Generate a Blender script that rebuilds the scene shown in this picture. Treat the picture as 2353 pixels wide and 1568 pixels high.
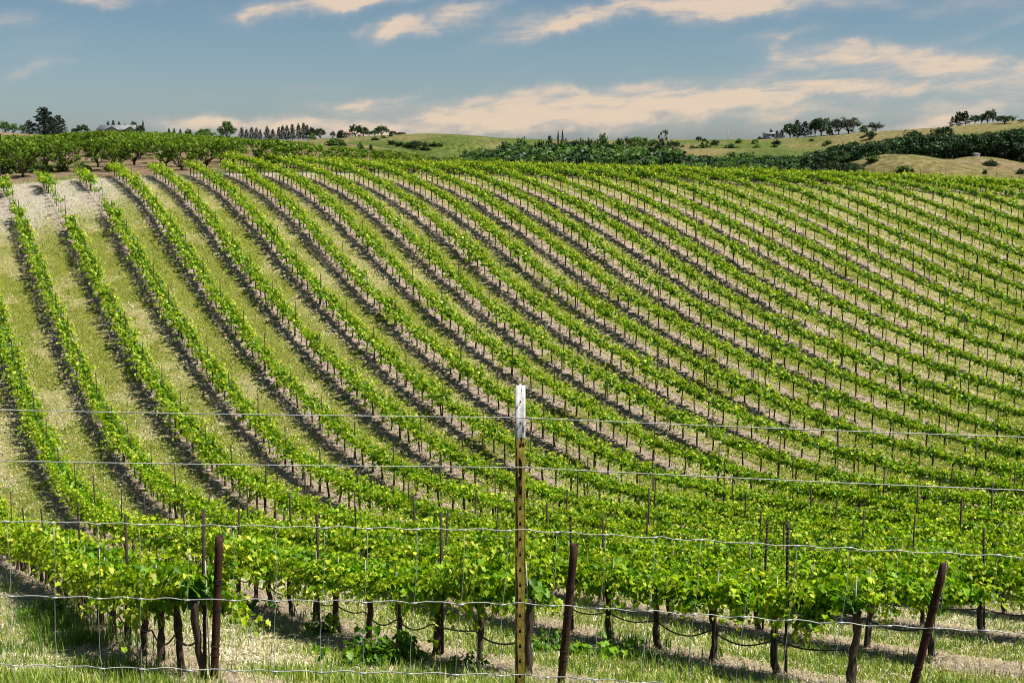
import bpy, math, random
import numpy as np
from mathutils import Vector, Matrix

for o in list(bpy.data.objects):
    bpy.data.objects.remove(o)
SC = bpy.context.scene
COL = SC.collection
rng = np.random.default_rng(11)
random.seed(7)

# ------------------------------------------------------------------ camera
PITCH = 0.149896
FOC = 3000.0                      # focal length in units of a 2352 px wide picture
cam = bpy.data.cameras.new('camera')
cam.sensor_width = 36.0
cam.lens = 36.0 * FOC / 2352.0
cam.clip_start = 0.05
cam.clip_end = 6000
camo = bpy.data.objects.new('camera', cam)
COL.objects.link(camo)
camo.location = (0, 0, 0)
camo.rotation_euler = (math.pi / 2 - PITCH, 0, 0)
SC.camera = camo

# ------------------------------------------------------------------ light
SUN_AZ = math.radians(99)         # clockwise from +Y (the way the camera looks) to +X
SUN_EL = math.radians(57)
SUN_STRENGTH = 5.0
SKY_STRENGTH = 0.11
SC.view_settings.view_transform = 'Standard'
SC.view_settings.look = 'None'
SC.view_settings.gamma = 1
SC.view_settings.exposure = 0.75

sl = bpy.data.lights.new('sun', 'SUN')
sl.energy = SUN_STRENGTH
sl.angle = math.radians(0.53)
sl.color = (1.0, 0.955, 0.88)
so = bpy.data.objects.new('sun', sl)
COL.objects.link(so)
to_sun = Vector((math.sin(SUN_AZ) * math.cos(SUN_EL), math.cos(SUN_AZ) * math.cos(SUN_EL), math.sin(SUN_EL)))
so.rotation_euler = to_sun.to_track_quat('Z', 'Y').to_euler()
so.location = to_sun * 300

CP, SP = math.cos(PITCH), math.sin(PITCH)
def direction(x, y):
    """view direction of a point of the photograph (2352 px wide)"""
    u = (x - 1176.0) / FOC
    v = -(y - 784.0) / FOC
    return np.array([u, CP + v * SP, -SP + v * CP])
def at(x, y, depth):
    d = direction(x, y)
    return d * (depth / d[1])

SC.cycles.filter_width = 1.0
# ---- sky: Nishita daylight with thin high cloud laid over it, all in the world
W = bpy.data.worlds.new('World')
SC.world = W
W.use_nodes = True
nt = W.node_tree
nt.nodes.clear()
def N(tree, kind, **kw):
    n = tree.nodes.new(kind)
    for k, v in kw.items():
        setattr(n, k, v)
    return n
def M(tree, op, a, b=None, c=None, clamp=False):
    n = tree.nodes.new('ShaderNodeMath')
    n.operation = op
    n.use_clamp = clamp
    for i, v in enumerate((a, b, c)):
        if v is None:
            continue
        if isinstance(v, (int, float)):
            n.inputs[i].default_value = v
        else:
            tree.links.new(v, n.inputs[i])
    return n.outputs[0]
def mixc(tree, fac, a, b, mode='MIX'):
    n = tree.nodes.new('ShaderNodeMix')
    n.data_type = 'RGBA'
    n.blend_type = mode
    for sock, v in ((n.inputs['Factor'], fac), (n.inputs[6], a), (n.inputs[7], b)):
        if isinstance(v, (int, float)):
            sock.default_value = v
        elif isinstance(v, tuple):
            sock.default_value = v if len(v) == 4 else (*v, 1)
        else:
            tree.links.new(v, sock)
    return n.outputs[2]
def maprange(tree, v, a, b, c=0.0, d=1.0, smooth=True):
    n = tree.nodes.new('ShaderNodeMapRange')
    n.interpolation_type = 'SMOOTHSTEP' if smooth else 'LINEAR'
    tree.links.new(v, n.inputs[0])
    for i, q in enumerate((a, b, c, d)):
        n.inputs[i + 1].default_value = q
    return n.outputs[0]
def noise(tree, vec, scale, detail=4, rough=0.55, dist=0.0, dims='3D'):
    n = tree.nodes.new('ShaderNodeTexNoise')
    n.noise_dimensions = dims
    n.inputs['Scale'].default_value = scale
    n.inputs['Detail'].default_value = detail
    n.inputs['Roughness'].default_value = rough
    n.inputs['Distortion'].default_value = dist
    if vec is not None:
        tree.links.new(vec, n.inputs['Vector'])
    return n.outputs['Fac']

sky = N(nt, 'ShaderNodeTexSky', sky_type='NISHITA', sun_disc=False)
sky.sun_elevation = SUN_EL
sky.sun_rotation = SUN_AZ
sky.air_density = 1.0
sky.dust_density = 0.5
sky.ozone_density = 1.5
tc = N(nt, 'ShaderNodeTexCoord')
sep = N(nt, 'ShaderNodeSeparateXYZ')
nt.links.new(tc.outputs['Generated'], sep.inputs[0])
dx, dy, dz = sep.outputs
dyc = M(nt, 'MAXIMUM', dy, 0.05)
U = M(nt, 'DIVIDE', dx, dyc)
V = M(nt, 'DIVIDE', dz, dyc)
cmb = N(nt, 'ShaderNodeCombineXYZ')
nt.links.new(M(nt, 'MULTIPLY', U, 3.0), cmb.inputs[0])
nt.links.new(M(nt, 'MULTIPLY_ADD', V, 13.0, M(nt, 'MULTIPLY', U, -1.1)), cmb.inputs[1])
wisp = noise(nt, cmb.outputs[0], 2.6, 7, 0.62, 0.9)
fine = noise(nt, cmb.outputs[0], 9.0, 5, 0.6, 0.6)
# bends the outlines of the streaks
wu = M(nt, 'MULTIPLY', M(nt, 'SUBTRACT', noise(nt, tc.outputs['Generated'], 14, 4, 0.6), 0.5), 0.10)
wv = M(nt, 'MULTIPLY', M(nt, 'SUBTRACT', noise(nt, tc.outputs['Generated'], 19, 4, 0.6), 0.5), 0.030)
Uw = M(nt, 'ADD', U, wu)
Vw = M(nt, 'ADD', V, wv)
CLOUDS = [  # x, y, half length, half width, tilt (deg, up to the right), weight
    (720, 14, 175, 24, 5, 1.14), (590, 34, 60, 16, 0, 0.60), (900, -6, 120, 14, 6, 0.84),
    (1010, 45, 130, 22, 16, 1.02), (925, 75, 40, 22, 20, 0.54), (820, 74, 40, 12, 10, 0.54), (1080, 100, 90, 16, 18, 0.30),
    (1500, 25, 320, 22, 4, 0.96), (1700, 22, 130, 20, -2, 0.90), (1330, 50, 170, 20, 10, 0.60), (1260, 74, 110, 13, 15, 0.60),
    (2150, 12, 300, 24, 0, 0.48), (2290, 60, 130, 13, 10, 0.50), (1830, 74, 110, 9, 5, 0.50),
    (2100, 128, 290, 25, -3, 1.02), (1800, 118, 34, 26, 40, 0.54), (1830, 160, 180, 22, 8, 0.72), (2250, 160, 220, 18, 2, 0.60),
    (2060, 205, 330, 20, 4, 1.02), (1650, 232, 330, 24, 7, 1.08), (1450, 212, 130, 14, 0, 0.72),
    (1250, 262, 330, 34, 5, 1.20), (1350, 290, 300, 26, 3, 0.66), (1020, 262, 220, 24, 8, 0.72), (800, 240, 95, 21, 0, 0.90), (890, 222, 90, 10, 12, 0.54),
    (520, 280, 190, 17, -1, 0.90), (700, 300, 260, 22, 0, 0.54), (1900, 258, 260, 15, 3, 0.54), (2250, 250, 170, 32, 14, 0.84), (1980, 290, 300, 14, 2, 0.36),
    (180, -2, 120, 15, -2, 0.96), (10, 55, 55, 16, 8, 0.72), (100, 85, 80, 18, 8, 0.36), (60, 155, 60, 13, 20, 0.60), (30, 185, 30, 10, 10, 0.48), (60, 130, 110, 26, 0, 0.26),
    (740, 197, 90, 11, 5, 0.36), (450, 230, 80, 9, 8, 0.26), (1150, 185, 120, 10, 20, 0.26), (1460, 165, 60, 10, 5, 0.30), (1250, 215, 300, 12, 4, 0.36),
]
dens = None
for (cx_, cy_, L_, Wd, ang, wgt) in CLOUDS:
    d0 = direction(cx_, cy_)
    u0, v0 = d0[0] / d0[1], d0[2] / d0[1]
    ca, sa = math.cos(math.radians(ang)), math.sin(math.radians(ang))
    ru = M(nt, 'SUBTRACT', Uw, u0)
    rv = M(nt, 'SUBTRACT', Vw, v0)
    a = M(nt, 'MULTIPLY', M(nt, 'ADD', M(nt, 'MULTIPLY', ru, ca), M(nt, 'MULTIPLY', rv, sa)), FOC / L_)
    b = M(nt, 'MULTIPLY', M(nt, 'SUBTRACT', M(nt, 'MULTIPLY', rv, ca), M(nt, 'MULTIPLY', ru, sa)), FOC / Wd)
    r2 = M(nt, 'ADD', M(nt, 'MULTIPLY', a, a), M(nt, 'MULTIPLY', b, b))
    g = M(nt, 'MULTIPLY', M(nt, 'EXPONENT', M(nt, 'MULTIPLY', r2, -0.8)), wgt)
    dens = g if dens is None else M(nt, 'ADD', dens, g)
front = maprange(nt, dy, 0.1, 0.4)
dens = M(nt, 'MULTIPLY', dens, front)
cov = M(nt, 'MULTIPLY', dens, M(nt, 'MAXIMUM', M(nt, 'MULTIPLY_ADD', wisp, 2.6, M(nt, 'MULTIPLY_ADD', fine, 1.5, -0.95)), 0.18))
cov = maprange(nt, cov, 0.02, 1.75, 0.0, 0.84)
low = maprange(nt, dz, -0.02, 0.13)
skyc = mixc(nt, 1.0, sky.outputs[0], mixc(nt, low, (0.335, 0.405, 0.525), (0.275, 0.335, 0.385)), 'MULTIPLY')
skyl = N(nt, 'ShaderNodeVectorMath', operation='SCALE')
nt.links.new(skyc, skyl.inputs[0])
skyl.inputs[3].default_value = SKY_STRENGTH
cloudc = mixc(nt, maprange(nt, M(nt, 'ADD', cov, M(nt, 'MULTIPLY', M(nt, 'SUBTRACT', fine, .5), .8)), 0.15, 0.9), (0.37, 0.325, 0.30), (0.51, 0.395, 0.295))
final = mixc(nt, cov, skyl.outputs[0], cloudc)
bg = N(nt, 'ShaderNodeBackground')
bg.inputs[1].default_value = 1.0
nt.links.new(final, bg.inputs[0])
wo = N(nt, 'ShaderNodeOutputWorld')
nt.links.new(bg.outputs[0], wo.inputs[0])

# ------------------------------------------------------------------ the lie of the land
NEAR_Z = [
    -309, -380, -450, -520, -588, -655, -720, -782, -840, -894, -942, -983, -1017, -1043, -1060, -1068, -1065, -1053, -1031, -1000, -960, -913, -859, -800, -738, -674, -610, -548, -488, -432, -380, -332, -289, -251, -217, -187, -160, -136, -115, -96,
    -77, -295, -367, -438, -509, -579, -647, -714, -778, -839, -895, -945, -990, -1026, -1054, -1073, -1082, -1081, -1069, -1047, -1015, -974, -925, -869, -808, -744, -677, -611, -547, -485, -428, -376, -329, -287, -249, -216, -187, -161, -139, -119,
    -100, -83, -282, -354, -425, -497, -568, -639, -707, -774, -837, -896, -949, -996, -1035, -1066, -1087, -1097, -1097, -1085, -1063, -1031, -988, -938, -880, -816, -749, -680, -612, -545, -482, -424, -371, -325, -283, -247, -215, -187, -163, -141,
    -123, -106, -89, -267, -339, -412, -484, -557, -629, -700, -769, -835, -896, -953, -1003, -1045, -1078, -1101, -1113, -1114, -1103, -1081, -1048, -1004, -951, -891, -825, -755, -683, -611, -542, -477, -418, -366, -320, -279, -244, -214, -187, -164,
    -144, -127, -112, -97, -251, -324, -397, -470, -544, -618, -691, -763, -832, -897, -957, -1010, -1055, -1091, -1117, -1131, -1133, -1123, -1101, -1067, -1021, -966, -903, -834, -760, -685, -610, -538, -471, -411, -359, -313, -275, -241, -212, -187,
    -166, -148, -132, -119, -107, -234, -307, -380, -455, -530, -605, -681, -755, -828, -897, -961, -1018, -1067, -1106, -1134, -1151, -1154, -1145, -1123, -1087, -1040, -983, -917, -844, -766, -686, -607, -532, -463, -402, -349, -306, -269, -238, -211,
    -188, -168, -152, -139, -128, -119, -216, -289, -362, -437, -513, -591, -669, -747, -823, -896, -964, -1026, -1079, -1122, -1153, -1172, -1177, -1169, -1146, -1110, -1061, -1001, -931, -854, -772, -688, -604, -524, -452, -390, -338, -296, -262, -234,
    -209, -188, -170, -157, -147, -139, -133, -197, -269, -342, -417, -494, -574, -655, -736, -817, -894, -967, -1034, -1091, -1138, -1173, -1195, -1202, -1195, -1172, -1135, -1083, -1020, -946, -865, -779, -689, -600, -515, -440, -377, -326, -286, -255,
    -230, -207, -188, -173, -163, -156, -153, -151, -178, -248, -320, -395, -473, -554, -638, -724, -809, -892, -970, -1041, -1104, -1155, -1194, -1219, -1228, -1221, -1199, -1160, -1106, -1039, -962, -877, -786, -691, -596, -506, -427, -363, -314, -276,
    -247, -225, -206, -189, -177, -170, -168, -170, -173, -158, -226, -296, -370, -449, -532, -620, -710, -800, -888, -972, -1049, -1117, -1173, -1216, -1243, -1254, -1249, -1226, -1186, -1129, -1058, -977, -888, -794, -694, -593, -497, -415, -351, -304,
    -268, -241, -221, -205, -191, -183, -180, -183, -191, -200, -139, -204, -271, -344, -422, -508, -599, -693, -789, -883, -973, -1056, -1129, -1190, -1237, -1267, -1280, -1275, -1252, -1211, -1151, -1074, -989, -898, -801, -697, -592, -493, -410, -347,
    -300, -265, -239, -220, -206, -196, -190, -192, -202, -217, -234, -122, -182, -245, -315, -393, -481, -576, -676, -777, -877, -973, -1062, -1141, -1206, -1256, -1289, -1303, -1298, -1275, -1232, -1169, -1086, -998, -904, -805, -700, -596, -499, -416,
    -351, -304, -268, -242, -223, -210, -202, -200, -208, -227, -251, -276, -108, -162, -219, -284, -362, -452, -552, -658, -764, -870, -972, -1067, -1151, -1221, -1274, -1308, -1321, -1315, -1291, -1245, -1179, -1094, -1004, -910, -813, -711, -608, -511,
    -427, -360, -311, -275, -249, -231, -220, -215, -217, -231, -261, -294, -327, -98, -144, -193, -252, -328, -422, -529, -641, -752, -862, -969, -1070, -1159, -1232, -1288, -1324, -1335, -1324, -1296, -1250, -1186, -1104, -1017, -925, -829, -727, -623,
    -524, -439, -371, -322, -285, -259, -243, -236, -237, -244, -262, -306, -348, -386, -94, -131, -169, -219, -292, -393, -509, -628, -742, -854, -965, -1070, -1163, -1239, -1296, -1333, -1343, -1330, -1301, -1255, -1192, -1116, -1034, -946, -851, -748,
    -640, -540, -454, -385, -335, -297, -270, -257, -256, -267, -286, -316, -367, -409, -448, -93, -123, -148, -187, -257, -368, -497, -623, -736, -846, -959, -1067, -1162, -1239, -1297, -1336, -1352, -1342, -1311, -1263, -1201, -1130, -1053, -967, -873,
    -768, -660, -560, -474, -403, -349, -308, -279, -268, -275, -295, -325, -368, -422, -464, -505, -94, -117, -132, -161, -228, -354, -499, -630, -737, -841, -955, -1061, -1154, -1233, -1293, -1335, -1356, -1348, -1318, -1271, -1215, -1150, -1075, -991,
    -898, -794, -687, -586, -498, -424, -364, -318, -286, -275, -286, -312, -351, -400, -456, -503, -548, -96, -115, -129, -159, -234, -363, -512, -641, -747, -851, -958, -1061, -1152, -1230, -1291, -1335, -1359, -1356, -1329, -1287, -1234, -1172, -1101,
    -1019, -928, -825, -718, -615, -524, -445, -380, -329, -293, -281, -292, -321, -364, -418, -475, -527, -577, -98, -120, -131, -165, -242, -370, -514, -639, -753, -860, -965, -1065, -1156, -1235, -1299, -1346, -1371, -1368, -1341, -1301, -1250, -1190,
    -1122, -1044, -955, -853, -746, -642, -548, -466, -397, -342, -303, -289, -299, -329, -374, -429, -487, -543, -597, -92, -113, -129, -164, -251, -383, -531, -651, -763, -870, -973, -1071, -1161, -1241, -1307, -1357, -1383, -1379, -1352, -1311, -1263,
    -1205, -1138, -1063, -976, -877, -768, -663, -568, -485, -415, -358, -317, -300, -309, -338, -383, -438, -496, -554, -611, -88, -115, -138, -177, -262, -390, -530, -654, -768, -876, -979, -1076, -1165, -1244, -1310, -1360, -1386, -1384, -1359, -1321,
    -1274, -1218, -1152, -1078, -994, -895, -787, -683, -589, -506, -435, -375, -331, -312, -320, -348, -392, -446, -505, -564, -622, -88, -125, -159, -210, -294, -409, -536, -658, -773, -881, -984, -1079, -1167, -1244, -1308, -1355, -1381, -1383, -1365,
    -1331, -1286, -1232, -1168, -1096, -1014, -917, -811, -708, -615, -532, -458, -394, -345, -323, -329, -356, -400, -454, -514, -572, -631, -92, -137, -185, -246, -330, -434, -550, -667, -779, -886, -987, -1080, -1165, -1240, -1301, -1346, -1373, -1379,
    -1366, -1337, -1297, -1246, -1186, -1116, -1037, -942, -841, -740, -645, -559, -480, -411, -358, -333, -338, -365, -408, -462, -521, -581, -640, -101, -155, -213, -281, -364, -462, -570, -680, -788, -891, -989, -1080, -1162, -1234, -1293, -1336, -1363,
    -1372, -1364, -1341, -1306, -1260, -1204, -1138, -1061, -971, -873, -773, -678, -588, -504, -431, -374, -346, -348, -374, -417, -471, -530, -590, -649, -115, -176, -241, -313, -397, -491, -591, -695, -798, -898, -992, -1079, -1158, -1227, -1283, -1326,
    -1353, -1364, -1360, -1343, -1313, -1272, -1221, -1159, -1087, -1002, -906, -806, -711, -619, -533, -455, -392, -360, -361, -386, -428, -482, -541, -600, -659, -132, -199, -269, -344, -427, -518, -614, -712, -810, -905, -995, -1079, -1154, -1220, -1274,
    -1315, -1343, -1356, -1355, -1342, -1316, -1280, -1234, -1178, -1111, -1032, -938, -840, -747, -655, -565, -480, -412, -376, -375, -399, -441, -494, -553, -612, -671, -152, -222, -296, -373, -456, -543, -635, -729, -822, -912, -998, -1078, -1150, -1213,
    -1265, -1305, -1333, -1347, -1349, -1338, -1317, -1285, -1243, -1192, -1131, -1057, -970, -876, -783, -688, -593, -501, -428, -390, -389, -413, -454, -508, -566, -625, -683, -173, -246, -321, -400, -482, -567, -656, -745, -834, -920, -1002, -1078, -1147,
    -1207, -1256, -1295, -1322, -1338, -1341, -1333, -1314, -1284, -1245, -1197, -1138, -1069, -988, -899, -806, -707, -608, -516, -444, -406, -404, -427, -469, -522, -581, -639, -697, -194, -270, -346, -425, -506, -590, -675, -761, -846, -928, -1006, -1078,
    -1144, -1201, -1249, -1286, -1312, -1328, -1332, -1325, -1307, -1279, -1242, -1194, -1137, -1069, -991, -905, -811, -712, -614, -525, -455, -419, -419, -444, -485, -538, -596, -654, -712, -216, -292, -369, -448, -528, -610, -693, -775, -857, -935, -1010,
    -1079, -1141, -1196, -1241, -1277, -1303, -1317, -1321, -1315, -1298, -1271, -1233, -1186, -1129, -1062, -985, -900, -808, -712, -618, -534, -470, -437, -438, -462, -504, -556, -613, -671, -727, -237, -314, -391, -469, -549, -629, -709, -789, -867, -943,
    -1014, -1080, -1139, -1191, -1234, -1269, -1293, -1307, -1311, -1304, -1287, -1260, -1222, -1175, -1118, -1051, -976, -892, -803, -712, -624, -546, -487, -458, -460, -484, -525, -576, -633, -689, -744, -257, -334, -411, -489, -567, -646, -724, -802, -877,
    -949, -1018, -1081, -1137, -1187, -1228, -1261, -1284, -1297, -1300, -1292, -1275, -1247, -1210, -1162, -1105, -1039, -965, -884, -799, -713, -632, -560, -507, -481, -483, -507, -547, -597, -653, -708, -762, -277, -353, -430, -507, -585, -662, -738, -813,
    -886, -956, -1021, -1082, -1136, -1183, -1222, -1253, -1275, -1287, -1289, -1281, -1263, -1235, -1197, -1149, -1093, -1028, -955, -878, -797, -717, -643, -579, -533, -510, -511, -532, -570, -619, -674, -727, -780, -295, -372, -448, -524, -601, -676, -751,
    -824, -895, -962, -1025, -1083, -1135, -1180, -1217, -1246, -1266, -1277, -1278, -1269, -1251, -1222, -1184, -1137, -1081, -1018, -948, -874, -798, -724, -656, -600, -559, -539, -539, -559, -594, -641, -693, -745, -797, -313, -389, -465, -540, -616, -690,
    -763, -834, -903, -968, -1029, -1085, -1134, -1177, -1213, -1240, -1259, -1268, -1268, -1259, -1239, -1211, -1173, -1126, -1071, -1009, -942, -872, -800, -732, -670, -620, -584, -566, -567, -586, -619, -662, -712, -762, -813, -330, -405, -481, -556, -630,
    -703, -774, -844, -911, -974, -1032, -1086, -1134, -1175, -1208, -1234, -1251, -1260, -1259, -1248, -1229, -1200, -1162, -1116, -1063, -1003, -938, -871, -804, -741, -685, -639, -607, -592, -594, -611, -642, -683, -730, -779, -829, -346, -421, -496, -570,
    -644, -715, -786, -853, -918, -979, -1036, -1088, -1133, -1172, -1204, -1229, -1244, -1251, -1250, -1239, -1219, -1190, -1152, -1107, -1055, -997, -935, -872, -809, -750, -699, -658, -629, -616, -618, -635, -665, -704, -749, -797, -846]
FAR_Z = [
    -7, -5, -3, -2, -1, 0, 0, 0, 0, 0, 0, -1, -1, -2, -3, -3, -4, -4, -5, -5, -5, -6, -6, -6, -6, -5, -5, -5, -5, -5, -5, -5, -5, -5, -5, -5, -5, -5, -5, -5,
    -4, -4, -4, -3, -3, -2, -1, -1, 0, -8, -6, -4, -2, -1, 0, 1, 1, 2, 2, 2, 1, 1, 1, 1, 0, 0, -1, -1, -1, -1, -1, -2, -2, -2, -1, -1, -1, -1, -1, -1,
    -2, -2, -2, -2, -3, -3, -3, -3, -3, -3, -3, -3, -3, -2, -1, 0, 1, 2, -9, -7, -4, -2, -1, 1, 2, 2, 3, 3, 4, 4, 4, 4, 4, 4, 3, 3, 3, 3, 3, 3,
    3, 3, 3, 3, 3, 2, 2, 2, 2, 1, 1, 0, 0, -1, -2, -2, -2, -2, -3, -2, -2, -2, -1, 0, 1, 2, 3, -11, -8, -5, -3, -1, 1, 2, 3, 4, 5, 6, 6, 7,
    7, 7, 7, 7, 7, 7, 7, 7, 7, 7, 7, 7, 7, 7, 6, 6, 6, 5, 4, 3, 2, 2, 1, 0, -1, -1, -2, -2, -2, -1, -1, 0, 1, 2, 3, 4, -13, -9, -6, -4,
    -1, 1, 3, 4, 6, 7, 8, 9, 10, 10, 11, 11, 11, 12, 12, 12, 12, 12, 12, 12, 12, 11, 11, 11, 10, 9, 8, 7, 6, 5, 4, 2, 1, 0, 0, -1, -1, -1, -1, 0,
    1, 2, 3, 4, 6, -15, -11, -8, -5, -2, 1, 3, 5, 7, 9, 10, 12, 13, 14, 15, 15, 16, 16, 16, 16, 17, 17, 17, 17, 16, 16, 16, 15, 15, 13, 12, 11, 9, 7, 5,
    4, 2, 1, 0, 0, 0, 0, 0, 1, 2, 3, 4, 6, 7, -19, -14, -10, -6, -3, 1, 3, 6, 8, 10, 12, 14, 16, 18, 19, 20, 21, 21, 21, 22, 22, 22, 22, 22, 22, 21,
    21, 20, 19, 18, 16, 14, 12, 9, 7, 5, 3, 2, 1, 0, 0, 0, 1, 1, 3, 4, 6, 7, 9, -23, -18, -13, -8, -4, 0, 3, 6, 9, 12, 15, 17, 20, 22, 24, 25, 26,
    27, 27, 27, 27, 27, 28, 28, 27, 27, 27, 26, 24, 22, 20, 17, 14, 11, 9, 6, 4, 2, 1, 0, 0, 0, 1, 2, 3, 5, 7, 9, 12, -28, -22, -16, -11, -6, -1, 3, 6,
    10, 13, 17, 20, 23, 26, 29, 30, 31, 32, 32, 33, 33, 33, 33, 33, 33, 33, 32, 31, 30, 27, 24, 21, 17, 13, 10, 7, 4, 2, 1, 0, 0, 0, 1, 2, 4, 6, 9, 12,
    15, -35, -27, -20, -14, -8, -3, 2, 6, 10, 14, 18, 23, 27, 30, 34, 36, 37, 38, 38, 38, 39, 39, 39, 39, 39, 39, 38, 37, 35, 32, 28, 24, 19, 14, 10, 6, 3, 1, 0,
    -1, -1, 0, 1, 3, 5, 8, 11, 14, 18, -42, -34, -25, -18, -11, -5, 0, 5, 10, 15, 20, 25, 30, 35, 39, 41, 43, 43, 43, 43, 44, 44, 45, 45, 45, 45, 44, 43, 41, 37,
    32, 26, 20, 15, 9, 5, 2, -1, -2, -3, -2, -1, 1, 3, 6, 10, 13, 17, 21, -51, -41, -31, -22, -15, -8, -2, 4, 9, 14, 20, 26, 33, 39, 43, 47, 48, 48, 47, 47, 48,
    49, 50, 50, 51, 50, 49, 48, 46, 41, 35, 28, 21, 14, 8, 2, -2, -4, -6, -6, -5, -3, 0, 3, 7, 11, 16, 21, 26, -62, -50, -38, -28, -19, -11, -4, 1, 7, 13, 19, 26,
    34, 41, 48, 51, 52, 51, 50, 50, 50, 52, 53, 54, 55, 55, 53, 52, 50, 44, 36, 27, 19, 11, 4, -2, -6, -9, -10, -9, -8, -5, -1, 3, 8, 14, 19, 25, 31, -74, -59, -45,
    -33, -23, -14, -8, -2, 4, 10, 16, 24, 33, 43, 50, 55, 54, 52, 50, 49, 50, 52, 54, 56, 57, 57, 55, 53, 50, 43, 34, 25, 15, 6, -2, -8, -13, -16, -16, -15, -12, -8, -2,
    3, 10, 16, 23, 30, 36, -87, -69, -53, -39, -27, -18, -11, -6, -1, 5, 12, 20, 30, 41, 51, 56, 53, 48, 45, 45, 47, 50, 52, 54, 56, 56, 52, 49, 45, 38, 30, 20, 9, -1,
    -10, -17, -22, -25, -24, -22, -17, -11, -4, 3, 11, 19, 27, 35, 43, -100, -80, -61, -44, -30, -21, -14, -10, -6, -1, 6, 14, 23, 35, 47, 54, 46, 40, 37, 37, 39, 42, 45, 48, 51,
    50, 45, 41, 37, 31, 23, 13, 1, -10, -21, -29, -34, -36, -35, -30, -24, -16, -7, 3, 13, 22, 32, 41, 50, -114, -91, -68, -48, -32, -22, -17, -15, -12, -7, -2, 5, 13, 23, 34, 39,
    29, 27, 26, 26, 29, 32, 35, 38, 41, 41, 37, 33, 29, 23, 15, 4, -9, -22, -34, -44, -49, -50, -47, -41, -32, -21, -9, 3, 14, 26, 37, 48, 58, -127, -101, -73, -50, -32, -23, -20,
    -20, -18, -14, -8, -2, 3, 10, 16, 17, 15, 18, 20, 19, 20, 22, 25, 27, 30, 32, 30, 26, 21, 14, 6, -6, -20, -36, -51, -62, -68, -68, -63, -53, -41, -27, -12, 3, 17, 30, 43,
    55, 67, -137, -108, -75, -50, -31, -22, -21, -23, -23, -19, -12, -5, -1, 3, 7, 9, 11, 14, 17, 16, 13, 15, 17, 18, 21, 22, 20, 15, 9, 4, -4, -16, -32, -52, -70, -84, -90, -89,
    -81, -68, -52, -34, -15, 3, 20, 35, 50, 63, 75, -139, -107, -72, -48, -32, -23, -20, -23, -26, -22, -14, -5, 1, 1, 3, 5, 8, 10, 12, 7, 4, 11, 16, 15, 17, 12, 5, -2, -7,
    -10, -14, -25, -44, -68, -93, -109, -116, -112, -100, -83, -63, -41, -18, 3, 23, 40, 57, 71, 83, -136, -102, -67, -48, -34, -24, -18, -19, -27, -27, -19, -5, 5, 0, -3, 0, 1, -1, -3, -5,
    -1, 16, 28, 31, 20, 3, -14, -25, -28, -27, -26, -33, -54, -86, -118, -139, -144, -137, -121, -99, -75, -48, -22, 4, 27, 47, 64, 77, 90, -132, -94, -58, -43, -42, -27, -11, -6, -20, -34, -34,
    -15, 4, -8, -19, -11, -8, -19, -22, -2, 16, 33, 44, 43, 20, -12, -41, -56, -56, -48, -39, -41, -65, -104, -144, -170, -172, -160, -140, -115, -87, -57, -26, 4, 34, 57, 69, 81, 92, -137, -96,
    -60, -43, -39, -23, -9, 6, -12, -56, -74, -52, -20, -47, -63, -31, -21, -50, -58, 2, 31, 46, 52, 43, 12, -36, -77, -95, -90, -73, -56, -51, -75, -120, -168, -197, -194, -178, -155, -127, -98, -66,
    -35, -3, 27, 51, 64, 76, 89, -151, -108, -68, -50, -68, -66, -50, -32, -52, -116, -150, -133, -120, -143, -143, -47, -34, -99, -132, -12, 27, 43, 46, 32, -6, -66, -120, -137, -124, -99, -76, -68, -88,
    -129, -174, -201, -201, -186, -164, -136, -107, -77, -47, -18, 8, 30, 48, 65, 80, -171, -125, -77, -52, -78, -100, -113, -139, -145, -177, -200, -192, -191, -208, -203, -127, -111, -158, -184, -76, -13, 19, 26, 10,
    -31, -95, -156, -168, -145, -116, -92, -84, -99, -131, -166, -190, -195, -185, -166, -141, -114, -86, -59, -34, -12, 8, 31, 51, 69, -191, -140, -88, -59, -81, -110, -127, -141, -159, -184, -198, -204, -209, -215, -205,
    -173, -167, -189, -190, -117, -51, -9, 3, -9, -44, -94, -139, -152, -137, -113, -93, -87, -99, -125, -155, -177, -185, -180, -165, -143, -118, -92, -66, -43, -22, -1, 20, 41, 60, -214, -162, -104, -66, -86, -115,
    -130, -139, -159, -188, -197, -195, -200, -208, -205, -193, -191, -199, -190, -136, -74, -27, -13, -21, -44, -77, -106, -118, -111, -94, -80, -77, -90, -115, -143, -165, -176, -174, -163, -143, -120, -94, -69, -46, -25, -5,
    16, 35, 54, -231, -182, -118, -75, -94, -122, -132, -137, -147, -191, -192, -165, -174, -196, -208, -194, -190, -196, -189, -147, -89, -39, -27, -26, -37, -54, -72, -82, -79, -67, -56, -56, -73, -101, -132, -157, -171,
    -172, -162, -143, -120, -94, -69, -45, -24, -4, 15, 34, 52, -230, -180, -121, -85, -107, -129, -127, -112, -91, -129, -95, -90, -129, -172, -207, -170, -166, -182, -190, -158, -108, -63, -43, -31, -29, -34, -44, -53,
    -50, -38, -26, -28, -52, -89, -127, -156, -172, -174, -163, -144, -119, -93, -66, -41, -20, 0, 18, 35, 51, -219, -175, -129, -102, -123, -138, -130, -108, -84, -69, -29, -80, -98, -117, -153, -103, -119, -155, -190,
    -162, -116, -73, -45, -30, -24, -24, -32, -39, -32, -13, 7, 3, -33, -81, -128, -163, -180, -180, -167, -145, -119, -89, -61, -35, -13, 5, 22, 37, 53, -206, -172, -138, -120, -136, -145, -134, -116, -95, -73,
    -50, -61, -76, -91, -110, -79, -87, -114, -160, -143, -107, -72, -47, -30, -21, -22, -32, -41, -27, 1, 25, 18, -24, -82, -138, -177, -193, -189, -172, -147, -117, -85, -55, -27, -6, 11, 26, 41, 55, -189,
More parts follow.
